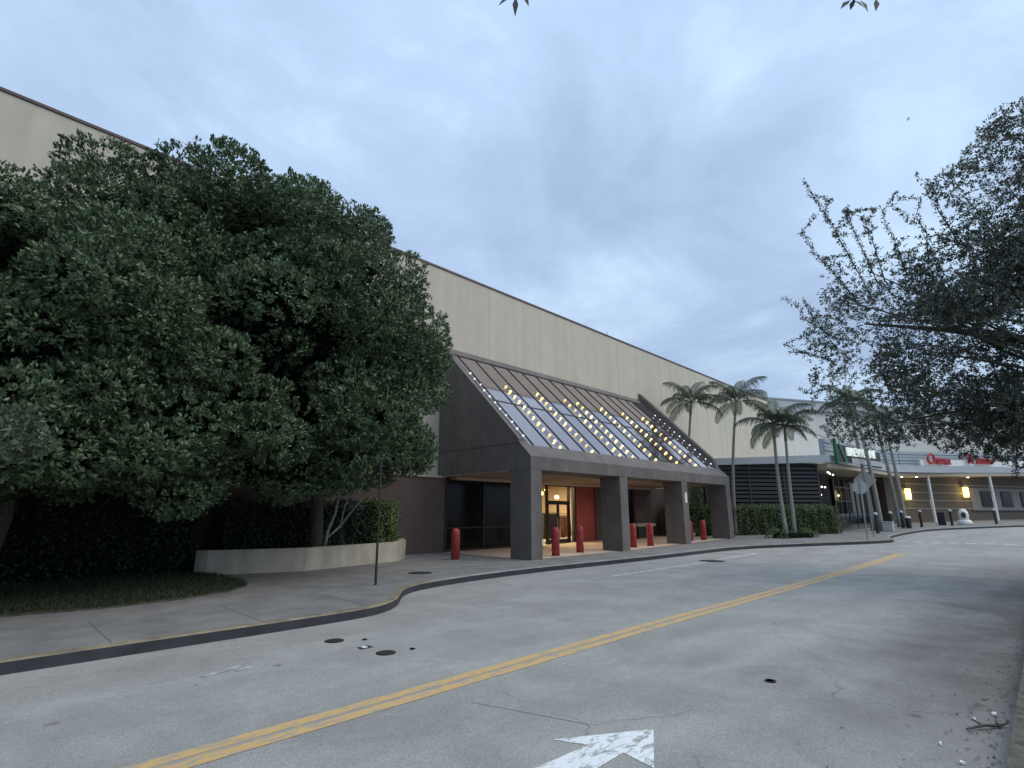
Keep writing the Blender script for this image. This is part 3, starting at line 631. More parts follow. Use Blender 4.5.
# the low branch that reaches out at the left edge of the view
t = thing('shrub', 'pale grey green leafy sprig reaching in at the left edge', 'plant', (-1.2, 8.95, .15))
P, A, subs = lobed_points([((.0, 9.1, 2.72), (.42, .4, .36))], 16, (.18, .3), 26)
leaves('foliage', *tuft_leaves(P, A, 7, .10), M['leaf_palm'], t)
b = MB(); b.tube([(-1.2, 8.95, 0), (-1.15, 9.0, 1.2), (-.8, 9.05, 2.2), (-.3, 9.1, 2.7)], [.05, .04, .03, .015], 7)
for s in subs[:8]: b.tube([(-.8, 9.05, 2.2), tuple(s)], [.02, .006], 5)
b.build('stem', M['bark'], t)

# lawn under the trees
LA = [(-60, 12.3), (-6, 12.3), (.66, 12.25), (1.9, 12.0), (3.17, 12.15), (4.2, 12.6), (4.8, 13.3), (5.0, 14.2), (4.9, 15.6), (4.75, 17.7), (4.75, 18.28), (-60, 18.28)]
b = MB().prism(LA, .1, .175); kind(b.build('lawn_soil', M['soil']), 'structure')
from mathutils.geometry import intersect_point_tri_2d
def inpoly(x, y, poly):
    c = np.zeros(len(x), bool); j = len(poly) - 1
    for i in range(len(poly)):
        xi, yi = poly[i]; xj, yj = poly[j]
        k = ((yi > y) != (yj > y)) & (x < (xj - xi) * (y - yi) / (yj - yi + 1e-12) + xi); c ^= k; j = i
    return c
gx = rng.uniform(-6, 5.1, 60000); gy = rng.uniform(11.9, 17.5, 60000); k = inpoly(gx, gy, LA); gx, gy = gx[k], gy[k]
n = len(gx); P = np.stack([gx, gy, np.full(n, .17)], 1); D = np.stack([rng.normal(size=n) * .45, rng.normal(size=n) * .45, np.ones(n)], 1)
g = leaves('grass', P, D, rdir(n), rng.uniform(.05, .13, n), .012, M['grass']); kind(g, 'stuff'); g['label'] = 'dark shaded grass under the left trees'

# planter with low cream wall
o = thing('planter', 'low cream stucco planter wall with angled corners under the large tree', 'planter', (7.1, 15.45, .15))
outer = [(4.55, 16.55), (4.75, 16.2), (7.12, 15.42), (10.75, 16.2), (11.5, 16.9), (12.35, 18.25)]
inner = [(4.85, 16.7), (4.95, 16.42), (7.12, 15.68), (10.62, 16.43), (11.3, 17.05), (12.05, 18.25)]
b = MB()
for i in range(len(outer) - 1):
    a, c, d, f_ = outer[i], outer[i + 1], inner[i + 1], inner[i]
    b.add([(*a, .1), (*c, .1), (*d, .1), (*f_, .1), (*a, .78), (*c, .78), (*d, .78), (*f_, .78)], [(0, 1, 5, 4), (4, 5, 6, 7), (2, 3, 7, 6)] + ([(3, 0, 4, 7)] if i == 0 else []))
b.build('wall', M['planter'], o)
b = MB().add([(*p, .66) for p in inner] + [(4.85, 18.25, .66)], [tuple(range(7))]); b.build('soil', M['soil'], o)

def hedge(name, label, p0, u, length, depth, z0, z1, m, n, L, group=None, m2=None):
    t = thing(name, label, 'hedge', (*p0, z0), group)
    nn = np.array([-u[1], u[0]]); u = np.array(u); c = MB()
    c.obox(p0, u, .12, length - .12, .12, depth - .12, z0, z1 - .12); c.build('shade_core', M['core'], t)
    # leaf positions on the five visible faces
    areas = np.array([length * (z1 - z0), length * (z1 - z0), length * depth, depth * (z1 - z0), depth * (z1 - z0)]); fc = rng.choice(5, n, p=areas / areas.sum())
    a = rng.uniform(0, length, n); d = rng.uniform(0, depth, n); z = rng.uniform(z0, z1, n)
    ax = np.zeros((n, 3))
    j = rng.normal(size=n) * .05
    d = np.where(fc == 0, j, np.where(fc == 1, depth + j, d)); z = np.where(fc == 2, z1 + j, z); a = np.where(fc == 3, j, np.where(fc == 4, length + j, a))
    bump = .06 * np.sin(a * 5.1 + z * 3) + .05 * np.sin(a * 11 + d * 7)
    ax[fc == 0] = (-nn[0], -nn[1], .4); ax[fc == 1] = (nn[0], nn[1], .4); ax[fc == 2] = (0, 0, 1); ax[fc == 3] = (-u[0], -u[1], .4); ax[fc == 4] = (u[0], u[1], .4)
    P = np.stack([p0[0] + u[0] * a + nn[0] * d, p0[1] + u[1] * a + nn[1] * d, z], 1) + ax * bump[:, None]
    leaves('foliage', P, ax * .5 + rdir(n) * .8, ax + rdir(n) * .5, L * rng.uniform(.7, 1.2, n), L * .5, m, t)
    return t
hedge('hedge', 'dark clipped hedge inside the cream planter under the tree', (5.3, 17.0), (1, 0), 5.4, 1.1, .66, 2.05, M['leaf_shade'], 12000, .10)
hedge('hedge', 'added dark hedge filling the shade along the brown wall behind the left lawn', (-8, 16.9), (1, 0), 12.6, 1.2, .1, 2.5, M['leaf_shade'], 18000, .12)  # hedge added to make the space under the trees dark
hedge('hedge', 'bright yellow green clipped hedge end at the right of the cream planter', (10.25, 16.75), (.86, .51), 1.5, 1.0, .66, 2.1, M['leaf_light'], 4200, .085)
# second, small pale stemmed tree in the planter
t = thing('small_tree', 'small pale stemmed tree branching in front of the planter hedge', 'tree', (8.0, 16.25, .66))
b = MB(); b.tube([(8.05, 16.25, .62), (8.1, 16.22, 1.2), (8.3, 16.2, 1.75), (8.35, 16.15, 2.3), (8.2, 16.1, 3.0)], [.055, .05, .042, .04, .03], 8)
b.tube([(8.5, 16.2, 1.35), (8.75, 16.15, 1.7), (9.15, 16.1, 2.2), (9.4, 15.9, 2.9)], [.035, .032, .028, .02], 7); b.tube([(8.1, 16.22, 1.0), (8.5, 16.2, 1.35)], [.04, .035], 7)
b.tube([(8.5, 16.2, 1.35), (8.62, 16.2, 2.0), (8.9, 16.0, 2.9)], [.03, .026, .02], 7); b.build('trunk', M['palm_bark'], t, True)
P, A, subs = lobed_points([((8.7, 15.6, 3.3), (1.3, 1.0, .7))], 26, (.25, .45), 30); leaves('crown', *tuft_leaves(P, A, 8, .12), M['leaf_ficus'], t)

# sign pole
o = thing('sign_post', 'thin black sign post on the sidewalk before the cream planter', 'sign post', (6.96, 11.37, .15))
MB().tube([(6.96, 11.37, .1), (6.95, 11.38, 1.4)], .03, 8).build('sleeve', M['black'], o); MB().tube([(6.95, 11.38, 1.4), (6.93, 11.4, 3.0)], .028, 8).build('post', M['black'], o)

# ------------------------------------------------------------------ shrubs and bench at the right end of the canopy
t = thing('climbing_plant', 'tall dark climbing plant at the right end under the canopy', 'plant', (32.3, 16.6, gz(32) + .15))
P, A, subs = lobed_points([((32.2, 16.6, 2.0), (.8, 1.1, 1.7)), ((32.6, 17.2, 1.1), (1.2, 1, .9)), ((32.0, 16.2, 2.9), (.7, .8, .5))], 46, (.25, .45), 30)
k = (P[:, 2] < 3.2); leaves('foliage', *tuft_leaves(P[k], A[k], 7, .14), M['leaf_hedge'], t)
b = MB(); limbs(b, (32.3, 16.6, gz(32)), (32.2, 16.6, 2.6), subs, .06, 14); b.build('stem', M['bark'], t, True)
o = thing('flower_pot', 'small pale pot beside the red bollard at the canopy end', 'pot', (30.6, 15.3, gz(30.6) + .15))
MB().lathe((30.6, 15.3, gz(30.6) + .15), [(.16, 0), (.2, .22), (.22, .24), (.22, .28), (.17, .28), (.16, .24)], 16).build('pot', M['planter'], o, True)
P, A, s_ = lobed_points([((30.6, 15.3, .82), (.16, .16, .14))], 6, (.08, .12), 20); leaves('foliage', *tuft_leaves(P, A, 5, .1), M['leaf_hedge'], o)
o = thing('bench', 'pale bench top against the dark wall under the canopy', 'bench', (28.6, 17.4, gz(28.6) + .15))
MB().box(27.6, 29.6, 17.1, 17.7, .95, 1.12).build('seat', M['planter'], o, bevel=.02); MB().box(27.8, 29.4, 17.2, 17.6, .3, .95).build('base', M['black'], o)

# ------------------------------------------------------------------ palms
def palm(label, base, crown, L, nf, r=.13, seed=0, droop=1.0, shaft=.9, bend=.25):
    t = thing('palm_tree', label, 'palm tree', base, 'slender palms before the restaurant')
    B = Vector(base); C = Vector(crown); lr = np.random.default_rng(seed)
    off = Vector((C.x - B.x, C.y - B.y, 0)) * bend
    pts = []; rad = []
    for i in range(9):
        s = i / 8; p = B.lerp(C, s) + off * (-math.sin(math.pi * s)) ; pts.append(p + Vector((0, 0, -.1 if i == 0 else 0))); rad.append(r * (1.25 if i == 0 else 1.05 - .35 * s))
    b = MB().tube(pts, rad, 10)
    z0 = int((C.z - B.z) / .28)
    for i in range(1, z0):
        s = i / z0; k = min(7, int(s * 8)); f = s * 8 - k; p = pts[k].lerp(pts[k + 1], f); rr = rad[k] * (1 - f) + rad[k + 1] * f
        b.tube([p, p + Vector((0, 0, .03))], rr * 1.04, 10, cap=False)
    b.build('trunk', M['palm_bark'], t, True)
    d = (pts[8] - pts[7]).normalized(); MB().tube([C - d * .05, C + d * shaft * .5, C + d * shaft], [rad[-1] * 1.25, rad[-1] * 1.15, rad[-1] * .5], 10).build('crownshaft', M['palm_shaft'], t, True)
    top = C + d * shaft * .9
    for i in range(nf):
        az = i * 2.399 + lr.uniform(-.25, .25); el = R(80 - 78 * (i / (nf - 1)) ** .9 + lr.uniform(-6, 6)); fl = L * lr.uniform(.85, 1.1)
        h = Vector((math.cos(az), math.sin(az), 0)); ns = 16; p = top.copy(); path = [p.copy()]; ang = el
        for s in range(ns):
            ang -= R(lr.uniform(4.2, 7.0)) * droop * (0.4 + s / ns * 1.1)
            p = p + (h * math.cos(ang) + Vector((0, 0, 1)) * math.sin(ang)) * fl / ns; path.append(p.copy())
        rb_ = MB().tube(path, [.028 * (1 - j / (ns + 3)) for j in range(ns + 1)], 5)
        vs = []; fs = []; q = 0
        side = h.cross(Vector((0, 0, 1)))
        for j in np.arange(2.0, ns, .28):
            k = int(j); f = j - k; p = path[k].lerp(path[min(k + 1, ns)], f); tn = (path[min(k + 1, ns)] - path[k]).normalized(); upv = side.cross(tn)
            u_ = j / ns; ll = fl * .27 * math.sin(math.pi * min(1, .18 + u_ * .82)) ** .7 + .08
            for sg in (-1, 1):
                dd = (side * sg * .8 + tn * .62 - upv * .0 + Vector((0, 0, -.55 - .5 * lr.random())) + Vector(lr.normal(size=3)) * .1).normalized()
                w = tn * .019; tip = p + dd * ll; md = p + (side * sg * .8 + tn * .6 + Vector((0, 0, .05))).normalized() * ll * .45
                vs += [p - w * .6, p + w * .6, md + w, md - w, tip]; fs += [(q, q + 1, q + 2, q + 3), (q + 3, q + 2, q + 4)]; q += 5
        rb_.add(vs, fs, 0); rb_.build('frond', M['leaf_palm'], t)
    return t
palm('palm behind the right gable of the canopy, leftmost of the row', (33.6, 16.9, .4), (33.4, 16.15, 8.2), 2.5, 12, .10, 11)
palm('palm rising beside the right end of the canopy, second of the row', (34.4, 14.25, .4), (34.5, 13.6, 8.0), 2.6, 13, .105, 12)
palm('leaning palm before the black slats, left of two from one bed', (33.6, 10.98, .35), (33.9, 11.15, 6.2), 2.4, 12, .11, 13, bend=-1.2)
palm('straighter palm before the black slats, right of two from one bed', (34.0, 10.66, .35), (34.0, 10.55, 6.0), 2.3, 12, .10, 14)
palm('thick palm behind the octagonal sign, left of two at the patio corner', (45.3, 9.0, .5), (44.6, 9.2, 8.9), 2.3, 9, .15, 15)
palm('thick leaning palm at the patio corner, right of two near the octagonal sign', (45.2, 8.5, .5), (44.4, 8.8, 8.6), 2.3, 9, .15, 16)
palm('palm beside the glowing wall lamp, left of two before the curved fascia', (53.2, 8.75, .6), (52.8, 9.1, 8.2), 2.5, 8, .15, 17)
palm('palm beside the glowing wall lamp, right of two before the curved fascia', (53.3, 8.35, .6), (53.0, 8.55, 8.4), 2.5, 8, .14, 18)
# low shrubs at the palm bed
t = thing('shrub', 'low clipped shrub around the two palms near the kerb', 'shrub', (33.7, 10.8, .35)); P, A, s_ = lobed_points([((33.0, 11.2, .5), (.8, .5, .25)), ((34.6, 10.3, .5), (.8, .5, .25))], 26, (.2, .32), 30)
leaves('foliage', *tuft_leaves(P, A, 7, .08), M['leaf_hedge'], t); MB().obox((32.5, 11.3), (.83, -.55), .2, 2.4, -.2, .3, .35, .6).build('shade_core', M['core'], t)

# ------------------------------------------------------------------ restaurant with black slats, fascia and patio
uS = np.array([.768, -.640]); Bc = np.array([41.0, 10.92]); A0 = Bc - uS * 8.2
rs = thing('restaurant', 'low restaurant with black slatted side, pale curved fascia and open corner patio', 'building', (46, 12, .5))
LS = 8.2
b = MB().obox(A0, uS, 0, LS, .12, .3, .2, 5.0); b.build('wall', M['slat_gap'], rs)
b = MB()
for i in range(16):
    z = .55 + i * .27; b.obox(A0, uS, 0.05, LS - .05, -.03, .11, z, z + .17)
for a in (0, 3.1, 5.6, LS - .12): b.obox(A0, uS, a, a + .12, -.05, .118, .3, 5.0)
b.build('slat_screen', M['slat'], rs)
# fascia path in plan: (x, y, zbottom, ztop)
FP = [(*(A0 - uS * 2.5 + np.array([-.4, -.45])), 4.75, 5.15), (*(Bc + np.array([.1, -.75])), 5.1, 5.62), (44.5, 9.95, 5.12, 5.66), (52, 9.75, 5.25, 5.85), (57.5, 9.6, 5.3, 5.95), (60.5, 9.2, 5.36, 6.02), (63, 8.45, 5.42, 6.08), (66.5, 6.95, 5.5, 6.16), (71, 4.95, 5.65, 6.3), (80, .95, 5.9, 6.45), (95, -5.7, 6.2, 6.8)]
b = MB()
for i in range(len(FP) - 1):
    p, q = FP[i], FP[i + 1]; u = np.array([q[0] - p[0], q[1] - p[1]]); l = np.linalg.norm(u); u /= l
    b.obox(p[:2], u, 0, l, 0, .35, p[2], p[3], 0, q[3], q[2])
b.build('fascia', M['fascia'], rs)
b = MB()
for i in range(1, len(FP) - 1):
    p, q = FP[i], FP[i + 1]; u = np.array([q[0] - p[0], q[1] - p[1]]); l = np.linalg.norm(u); u /= l
    b.obox(p[:2], u, 0, l, .1, 4.6, p[2] - .32, p[2] - .04, 0, q[2] - .04, q[2] - .32)
b.build('soffit', M['soffit_trim'], rs)
b = MB()
for i in range(2, len(FP) - 1):
    p, q = FP[i], FP[i + 1]; u = np.array([q[0] - p[0], q[1] - p[1]]); l = np.linalg.norm(u); u /= l
    for k in range(5):
        b.obox(p[:2], u, 0, l, 1.2 + .05 * (k % 2), 1.6, p[3] + .02 + k * .3, p[3] + .27 + k * .3, 0, q[3] + .27 + k * .3, q[3] + .02 + k * .3)
        b.obox(p[:2], u, 0, l, 1.33, 1.58, p[3] + .26 + k * .3, p[3] + .33 + k * .3, 0, q[3] + .33 + k * .3, q[3] + .26 + k * .3)
b.build('ribbed_parapet', M['stripe'], rs)
b = MB().add([(*(A0 + np.array([0, .3])), 5.0), (41.3, 11.0, 5.1), (57, 10.4, 5.3), (95, -4, 6.1), (95, 17, 6.1), (36, 18.4, 5.0)], [(0, 1, 2, 3, 4, 5)]); b.build('roof', M['pale_cap'], rs)
# patio recess
b = MB(); b.box(42.5, 63.5, 13.2, 13.4, .2, 5.1); b.build('patio_wall', M['patio_dark'], rs)
b = MB(); b.box(52.5, 63, 13.0, 13.19, .5, 4.6)
b.build('patio_window', M['dark_glass'], rs)
b = MB()
for x in (52.6, 54.4, 56.2, 58.0, 59.8, 61.6): b.box(x, x + .14, 12.94, 13.0, .5, 4.6)
for z in (1.2, 2.7, 3.9): b.box(52.6, 61.7, 12.95, 12.995, z, z + .06)
b.build('patio_window_frame', M['blue_grey'], rs)
MB().box(44.5, 51.5, 12.0, 12.6, .5, 1.65).build('bar_counter', M['wood'], rs)
b = MB()
for z in (2.2, 2.9, 3.6): b.box(45, 51, 12.95, 13.2, z, z + .08)
for i in range(22): x = 45.2 + i * .27; z = (2.28, 2.98, 3.68)[i % 3]; b.lathe((x, 13.05, z), [(.05, 0), (.05, .25), (.02, .32), (.02, .4)], 8)
b.build('back_bar_shelf', M['wood'], rs)
b0 = np.array([65.71, 10.16]); uB = np.array([.917, -.4]); n_b = np.array([.4, .917])
b = MB().obox(b0, uB, -3.2, 36, 0, .4, .4, 5.9); b.obox(b0, uB, -3.4, -1.2, -.6, .0, .4, 5.4); br = b.build('brick_wall', M['brick'], rs)
b = MB()
for z in (2.05, 2.85, 3.65, 4.5): b.obox(b0, uB, -1.19, 11.3, -.05, -.002, z, z + .12)
b.obox(b0, uB, 11.3, 36, -.05, -.002, 4.5, 4.62); b.build('brick_band', M['brick_band'], rs)
b = MB().obox(b0, uB, 11.0, 36, -.07, -.003, 1.95, 4.3); b.build('stone_panel', M['stone'], rs)
MB().obox(b0, uB, 10.6, 36, -.12, -.075, 1.85, 1.96).build('sill_band', M['slat'], rs)
for a in (12.6, 16.3, 20.0, 23.7):
    w = MB().obox(b0, uB, a, a + 2.0, -.14, -.08, 2.3, 4.0).build('window', M['dark_metal'], rs)
    MB().obox(b0, uB, a + .12, a + 1.88, -.16, -.142, 2.42, 3.88).build('pane', M['dark_glass'], w)
for i, (a, zt) in enumerate(((0, 5.1), (9.9, 5.35), (19.8, 5.7))):
    p = np.array([64.67, 7.78]) + uB * a; z = gz(p[0]) + .15
    MB().lathe((p[0], p[1], z), [(.2, 0), (.2, .06), (.125, .08), (.125, zt - z)], 14).build('column', M['stripe'], rs, True)
def wall_lamp(p, label):
    o = thing('wall_lamp', label, 'wall lamp', p, 'glowing lamps on the brick wall')
    MB().lathe(p, [(.2, -.55), (.24, -.5), (.24, .45), (.2, .5)], 14).build('lamp_shade', M['lamp_yellow'], o, True)
    MB().lathe(p, [(.27, .5), (.27, .58), (.05, .62)], 14).build('cap', M['black'], o)
    l = bpy.data.lights.new('wall_lamp_light', 'POINT'); l.energy = 45; l.color = (1, .78, .35); l.shadow_soft_size = .25
    lo = bpy.data.objects.new('wall_lamp_light', l); COL.objects.link(lo); lo.location = Vector(p) + Vector((-.25, -.6, 0)); lo.parent = o; lo.matrix_parent_inverse = o.matrix_basis.inverted()
q = b0 + uB * .3 - n_b * .35; wall_lamp((q[0], q[1], 3.55), 'glowing yellow cylinder lamp on brick beside the palm trunks')
q = b0 + uB * 9.7 - n_b * .35; wall_lamp((q[0], q[1], 3.85), 'glowing yellow cylinder lamp on brick between two round columns')
for i, (a, lab) in enumerate(((-2.2, 'tiny lit soffit spot nearest the palms'), (.0, 'tiny lit soffit spot at the top of the left round column'), (8.2, 'tiny lit soffit spot left of the right round column'))):
    p = np.array([64.67, 7.78]) + uB * a + n_b * 1.0; z = 5.13 + .02 * (p[0] - 62)
    o = thing('soffit_spot', lab, 'spotlight', (p[0], p[1], z), 'spots in the restaurant soffit')
    MB().lathe((p[0], p[1], z), [(.08, -.12), (.1, -.09), (.1, .02)], 12).build('lens', M['spot'], o); MB().lathe((p[0], p[1], z), [(.13, -.04), (.13, .02)], 12).build('housing', M['grey_metal'], o)

# signs
def text_obj(name, s, size, m, parent, loc, u, ext=.05, shear=0.0):
    c = bpy.data.curves.new(name, 'FONT'); c.body = s; c.size = size; c.extrude = ext; c.shear = shear; c.offset = .012
    tmp = bpy.data.objects.new(name, c); COL.objects.link(tmp); bpy.context.view_layer.update()
    me = bpy.data.meshes.new_from_object(tmp.evaluated_get(bpy.context.evaluated_depsgraph_get())); COL.objects.unlink(tmp); bpy.data.objects.remove(tmp)
    me.materials.clear(); me.materials.append(m)
    o = bpy.data.objects.new(name, me); COL.objects.link(o)
    X = Vector((u[0], u[1], 0)); Z = Vector((0, 0, 1)); Y = X.cross(Z)
    o.matrix_world = Matrix(((X.x, Z.x, Y.x, loc[0]), (X.y, Z.y, Y.y, loc[1]), (X.z, Z.z, Y.z, loc[2]), (0, 0, 0, 1)))
    if parent: mw = o.matrix_world.copy(); o.parent = parent; o.matrix_parent_inverse = parent.matrix_basis.inverted(); o.matrix_basis = mw
    return o
uG = np.array([.975, -.22]); uG /= np.linalg.norm(uG)
sg = thing('restaurant_sign', 'black and green sign with white capital letters at the patio corner', 'sign', (42, 9.6, 5.3))
G0 = np.array([41.6, 9.75])
MB().obox(G0, uG, .0, 6.3, .0, .12, 5.25, 6.4, 0, 6.05, 4.95).build('board', M['black'], sg)
b = MB(); b.obox(G0, uG, -.1, .06, -.06, .14, 5.0, 6.75); b.add([(G0[0] + .25, G0[1] - .1, 6.5), (G0[0] + .48, G0[1] - .15, 6.5), (G0[0] + 1.35, G0[1] - .36, 5.1), (G0[0] + 1.0, G0[1] - .28, 5.1)], [(0, 3, 2, 1)])
b.build('logo', M['sign_green'], sg)
p = G0 + uG * 1.15 + np.array([-.02, -.1]); text_obj('letters', 'BREWLANI', .84, M['sign_white'], sg, (p[0], p[1], 5.62), uG)
MB().obox(G0, uG, 1.9, 6.2, -.05, -.005, 5.12, 5.52, 0, 5.42, 5.05).build('lower_panel', M['fascia'], sg)
sr = thing('restaurant_sign', 'large red script sign on a white backing above the curved fascia', 'sign', (66, 7, 6.4))
S0 = np.array([65.2, 7.4]) + n_b * .3
MB().obox(S0, uB, -.6, 21, .25, .4, 6.16, 6.75, 0, 7.3, 6.55).build('backing', M['white'], sr)
for s, a, z in (('O', 0.0, 6.35), ('ttava', 1.25, 6.38), ('R', 6.5, 6.6), ('istoro', 7.9, 6.62)):
    p = S0 + uB * a; text_obj('letters', s, 1.5 if len(s) == 1 else 1.2, M['sign_red'], sr, (p[0], p[1], z), uB, .08, .12)

# hedge before the slats
nS = np.array([-.640, -.768]); h0 = A0 + nS * 1.75 - uS * 3.0
hedge('hedge', 'clipped green hedge running below the black slats', tuple(h0), tuple(uS), 11.0, 1.25, gz(36) + .1, 2.1, M['leaf_hedge'], 26000, .10)
# patio railing, stools, bulbs
o = thing('patio_railing', 'black metal railing around the open patio', 'railing', (43, 10.3, .5))
b = MB()
for i in range(36): x = 42.0 + i * .35; y = 10.45 - .02 * (x - 42); b.tube([(x, y, gz(x) + .1), (x, y, gz(x) + 1.15)], .014, 4)
for z in (.22, 1.15): b.tube([(42.0, 10.45, gz(42) + z), (54.3, 10.2, gz(54.3) + z)], .022, 5)
b.build('rail', M['black'], o)
st = None
for i in range(6):
    x = 43.4 + i * 1.3; y = 11.2; loc = (x, y, gz(x) + .15); lab = f'blue grey bar chair behind the patio railing, {ordn[i]} of six from the hedge'
    if st is None:
        st = thing('bar_chair', lab, 'chair', loc, 'bar chairs on the patio')
        MB().box(x - .22, x + .22, y - .22, y + .22, loc[2] + .74, loc[2] + .79).build('seat', M['blue_grey'], st); MB().box(x - .22, x + .22, y - .25, y - .22, loc[2] + .85, loc[2] + 1.15).build('backrest', M['blue_grey'], st)
        for sx in (-1, 1):
            for sy in (-1, 1): MB().tube([(x + sx * .26, y + sy * .26, loc[2]), (x + sx * .19, y + sy * .19, loc[2] + .75)], .02, 6).build('leg', M['blue_grey'], st)
    else: copy_thing(st, loc, lab)
for i, (x, y, z) in enumerate(((42.2, 10.6, 4.5), (43.0, 10.7, 4.45), (43.8, 10.7, 4.4), (43.3, 11.4, 3.55), (44.1, 11.4, 3.55), (43.6, 11.6, 3.0), (46.6, 11.2, 3.0))):
    labs = ['lit bulb under the patio corner, leftmost of the upper three', 'lit bulb under the patio corner, middle of the upper three', 'lit bulb under the patio corner, rightmost of the upper three', 'lit bulb deeper in the patio, left of a pair', 'lit bulb deeper in the patio, right of a pair', 'lit bulb hanging lowest left in the patio', 'lit bulb hanging just left of the diamond sign']
    o = thing('hanging_bulb', labs[i], 'lamp', (x, y, z), 'bulbs hanging over the patio'); MB().tube([(x, y, z), (x, y, 4.95)], .01, 4).build('cord', M['black'], o); sphere_mb((x, y, z), .06).build('bulb', M['spot'], o, True)

# road signs seen from behind
def road_sign(x, y, lean, hc, r, sides, rot, label, name, zt):
    z = gz(x) + .15; o = thing(name, label, 'road sign', (x, y, z), 'road signs seen from behind')
    d = Vector((lean[0], lean[1], 0))
    MB().tube([(x, y, z - .1), Vector((x, y, zt)) + d], .032, 6).build('post', M['grey_metal'], o)
    c = Vector((x, y, hc)) + d * ((hc - z) / (zt - z)); X = Vector((.28, -.96, 0)).normalized(); F = Vector((.96, .28, 0)).normalized()
    vs = [c + F * (.05 + k * .012) + X * r * math.cos(rot + 2 * math.pi * i / sides) + Vector((0, 0, 1)) * r * math.sin(rot + 2 * math.pi * i / sides) for k in (0, 1) for i in range(sides)]
    n = sides; MB().add(vs, [tuple(range(n)), tuple(range(2 * n - 1, n - 1, -1))] + [(i, n + i, n + (i + 1) % n, (i + 1) % n) for i in range(n)]).build('plate', M['sign_back' if sides == 8 else 'sign_tan'], o)
road_sign(34.0, 7.1, (0, .0), 3.1, .38, 8, R(22.5), 'bare back of an octagonal road sign on a grey post', 'octagonal_sign', 3.6)
road_sign(37.2, 7.45, (0, .0), 3.62, .60, 4, 0, 'bare back of a diamond road sign behind the octagonal one', 'diamond_sign', 4.35)

# black bollards by the far kerb
bl_lab = ['dark bollard with pale cap nearest the octagonal sign post', 'dark bollard with pale cap just right of the leaning palm trunk', 'dark bollard with pale cap beside the squat bin', 'dark bollard with pale cap before the left round column', 'dark bollard with pale cap left of the white hooded object', 'dark bollard with pale cap before the right round column']
bb = None
for i, (x, y) in enumerate(((41.3, 8.0), (46.0, 8.02), (50.5, 8.1), (53.8, 7.4), (58.3, 5.95), (63.6, 3.45))):
    loc = (x, y, gz(x) + .15)
    if bb is None:
        bb = thing('dark_bollard', bl_lab[0], 'bollard', loc, 'dark bollards along the far kerb')
        MB().lathe(loc, [(.13, 0), (.13, .05), (.095, .08), (.095, 1.15)], 14).build('post', M['black'], bb); MB().lathe(loc, [(.125, 1.15), (.125, 1.24), (.08, 1.3), (.02, 1.32)], 14).build('cap', M['sign_back'], bb)
    else: copy_thing(bb, loc, bl_lab[i])
x, y = 50.6, 7.75; o = thing('litter_bin', 'squat dark bin with white lid between palm and bollard', 'bin', (x, y, gz(x) + .15)); MB().lathe((x, y, gz(x) + .15), [(.17, 0), (.19, .75)], 16).build('body', M['black'], o); MB().lathe((x, y, gz(x) + .15), [(.2, .75), (.2, .84), (.07, .9)], 16).build('lid', M['white'], o)
x, y = 58.9, 6.5; z = gz(x) + .15; o = thing('planter_box', 'dark square box behind a bollard near the brick wall', 'box', (x, y, z)); MB().box(x - .3, x + .1, y - .1, y + .4, z, z + 1.0).build('body', M['patio_dark'], o, bevel=.03); MB().box(x - .32, x + .12, y - .12, y + .42, z + 1.0, z + 1.06).build('rim', M['black'], o)
x, y = 44.6, 8.0; z = gz(x) + .15; o = thing('utility_box', 'small white box at the foot of the leaning palm', 'box', (x, y, z)); MB().box(x - .25, x + .25, y - .3, y + .3, z, z + .6).build('body', M['sign_back'], o, bevel=.03); MB().box(x - .28, x + .28, y - .33, y + .33, z + .6, z + .66).build('lid', M['sign_back'], o)
# white hooded object
x, y = 61.0, 5.35; z = gz(x) + .15; o = thing('hooded_seat', 'white rounded hooded object with dark opening on the far sidewalk', 'hooded seat', (x, y, z))
MB().lathe((x, y, z), [(.5, 0), (.53, .08), (.5, .3), (.34, .42)], 18).build('base', M['white'], o, True)
b = MB().lathe((x, y, z), [(.32, .38), (.36, .7), (.33, 1.05), (.2, 1.28), (.04, 1.34)], 18); b.build('hood', M['white'], o, True)
fv = Vector((-x, -y, 0)).normalized(); sv_ = Vector((-fv.y, fv.x, 0))
MB().add([Vector((x, y, z + .8)) + fv * .365 + sv_ * .17 * math.cos(a) + Vector((0, 0, .25 * math.sin(a))) - fv * .03 * math.sin(a) for a in np.linspace(0, 2 * math.pi, 25)[:-1]], [tuple(range(24))]).build('opening', M['black'], o)

# ------------------------------------------------------------------ buildings behind the restaurant
mw_ = thing('mall_wall', 'lower beige mall wall continuing beyond the department store', 'building', (60, 18.6, 0))
MB().box(57.3, 82, 18.7, 40, 0, 11.0).build('wall', M['pale_wall'], mw_); MB().box(57.3, 82.1, 18.6, 19.0, 11.0, 11.3).build('coping', M['pale_cap'], mw_)
pb = thing('cinema_block', 'tall off white block with grey parapet rising behind the restaurant', 'building', (85, 18, 0))
uC = np.array([.88, -.475]); uC /= np.linalg.norm(uC); c0 = np.array([71.0, 25.2])
MB().obox(c0, uC, 0, 90, 0, 25, 0, 14.9).build('wall', M['pale_wall'], pb)
MB().obox(c0, uC, -.2, 90, -.25, 25, 14.9, 16.4).build('parapet', M['pale_cap'], pb)
MB().obox(c0, uC, -.3, 90, -.35, .2, 16.4, 16.6).build('coping', M['grey_metal'], pb)

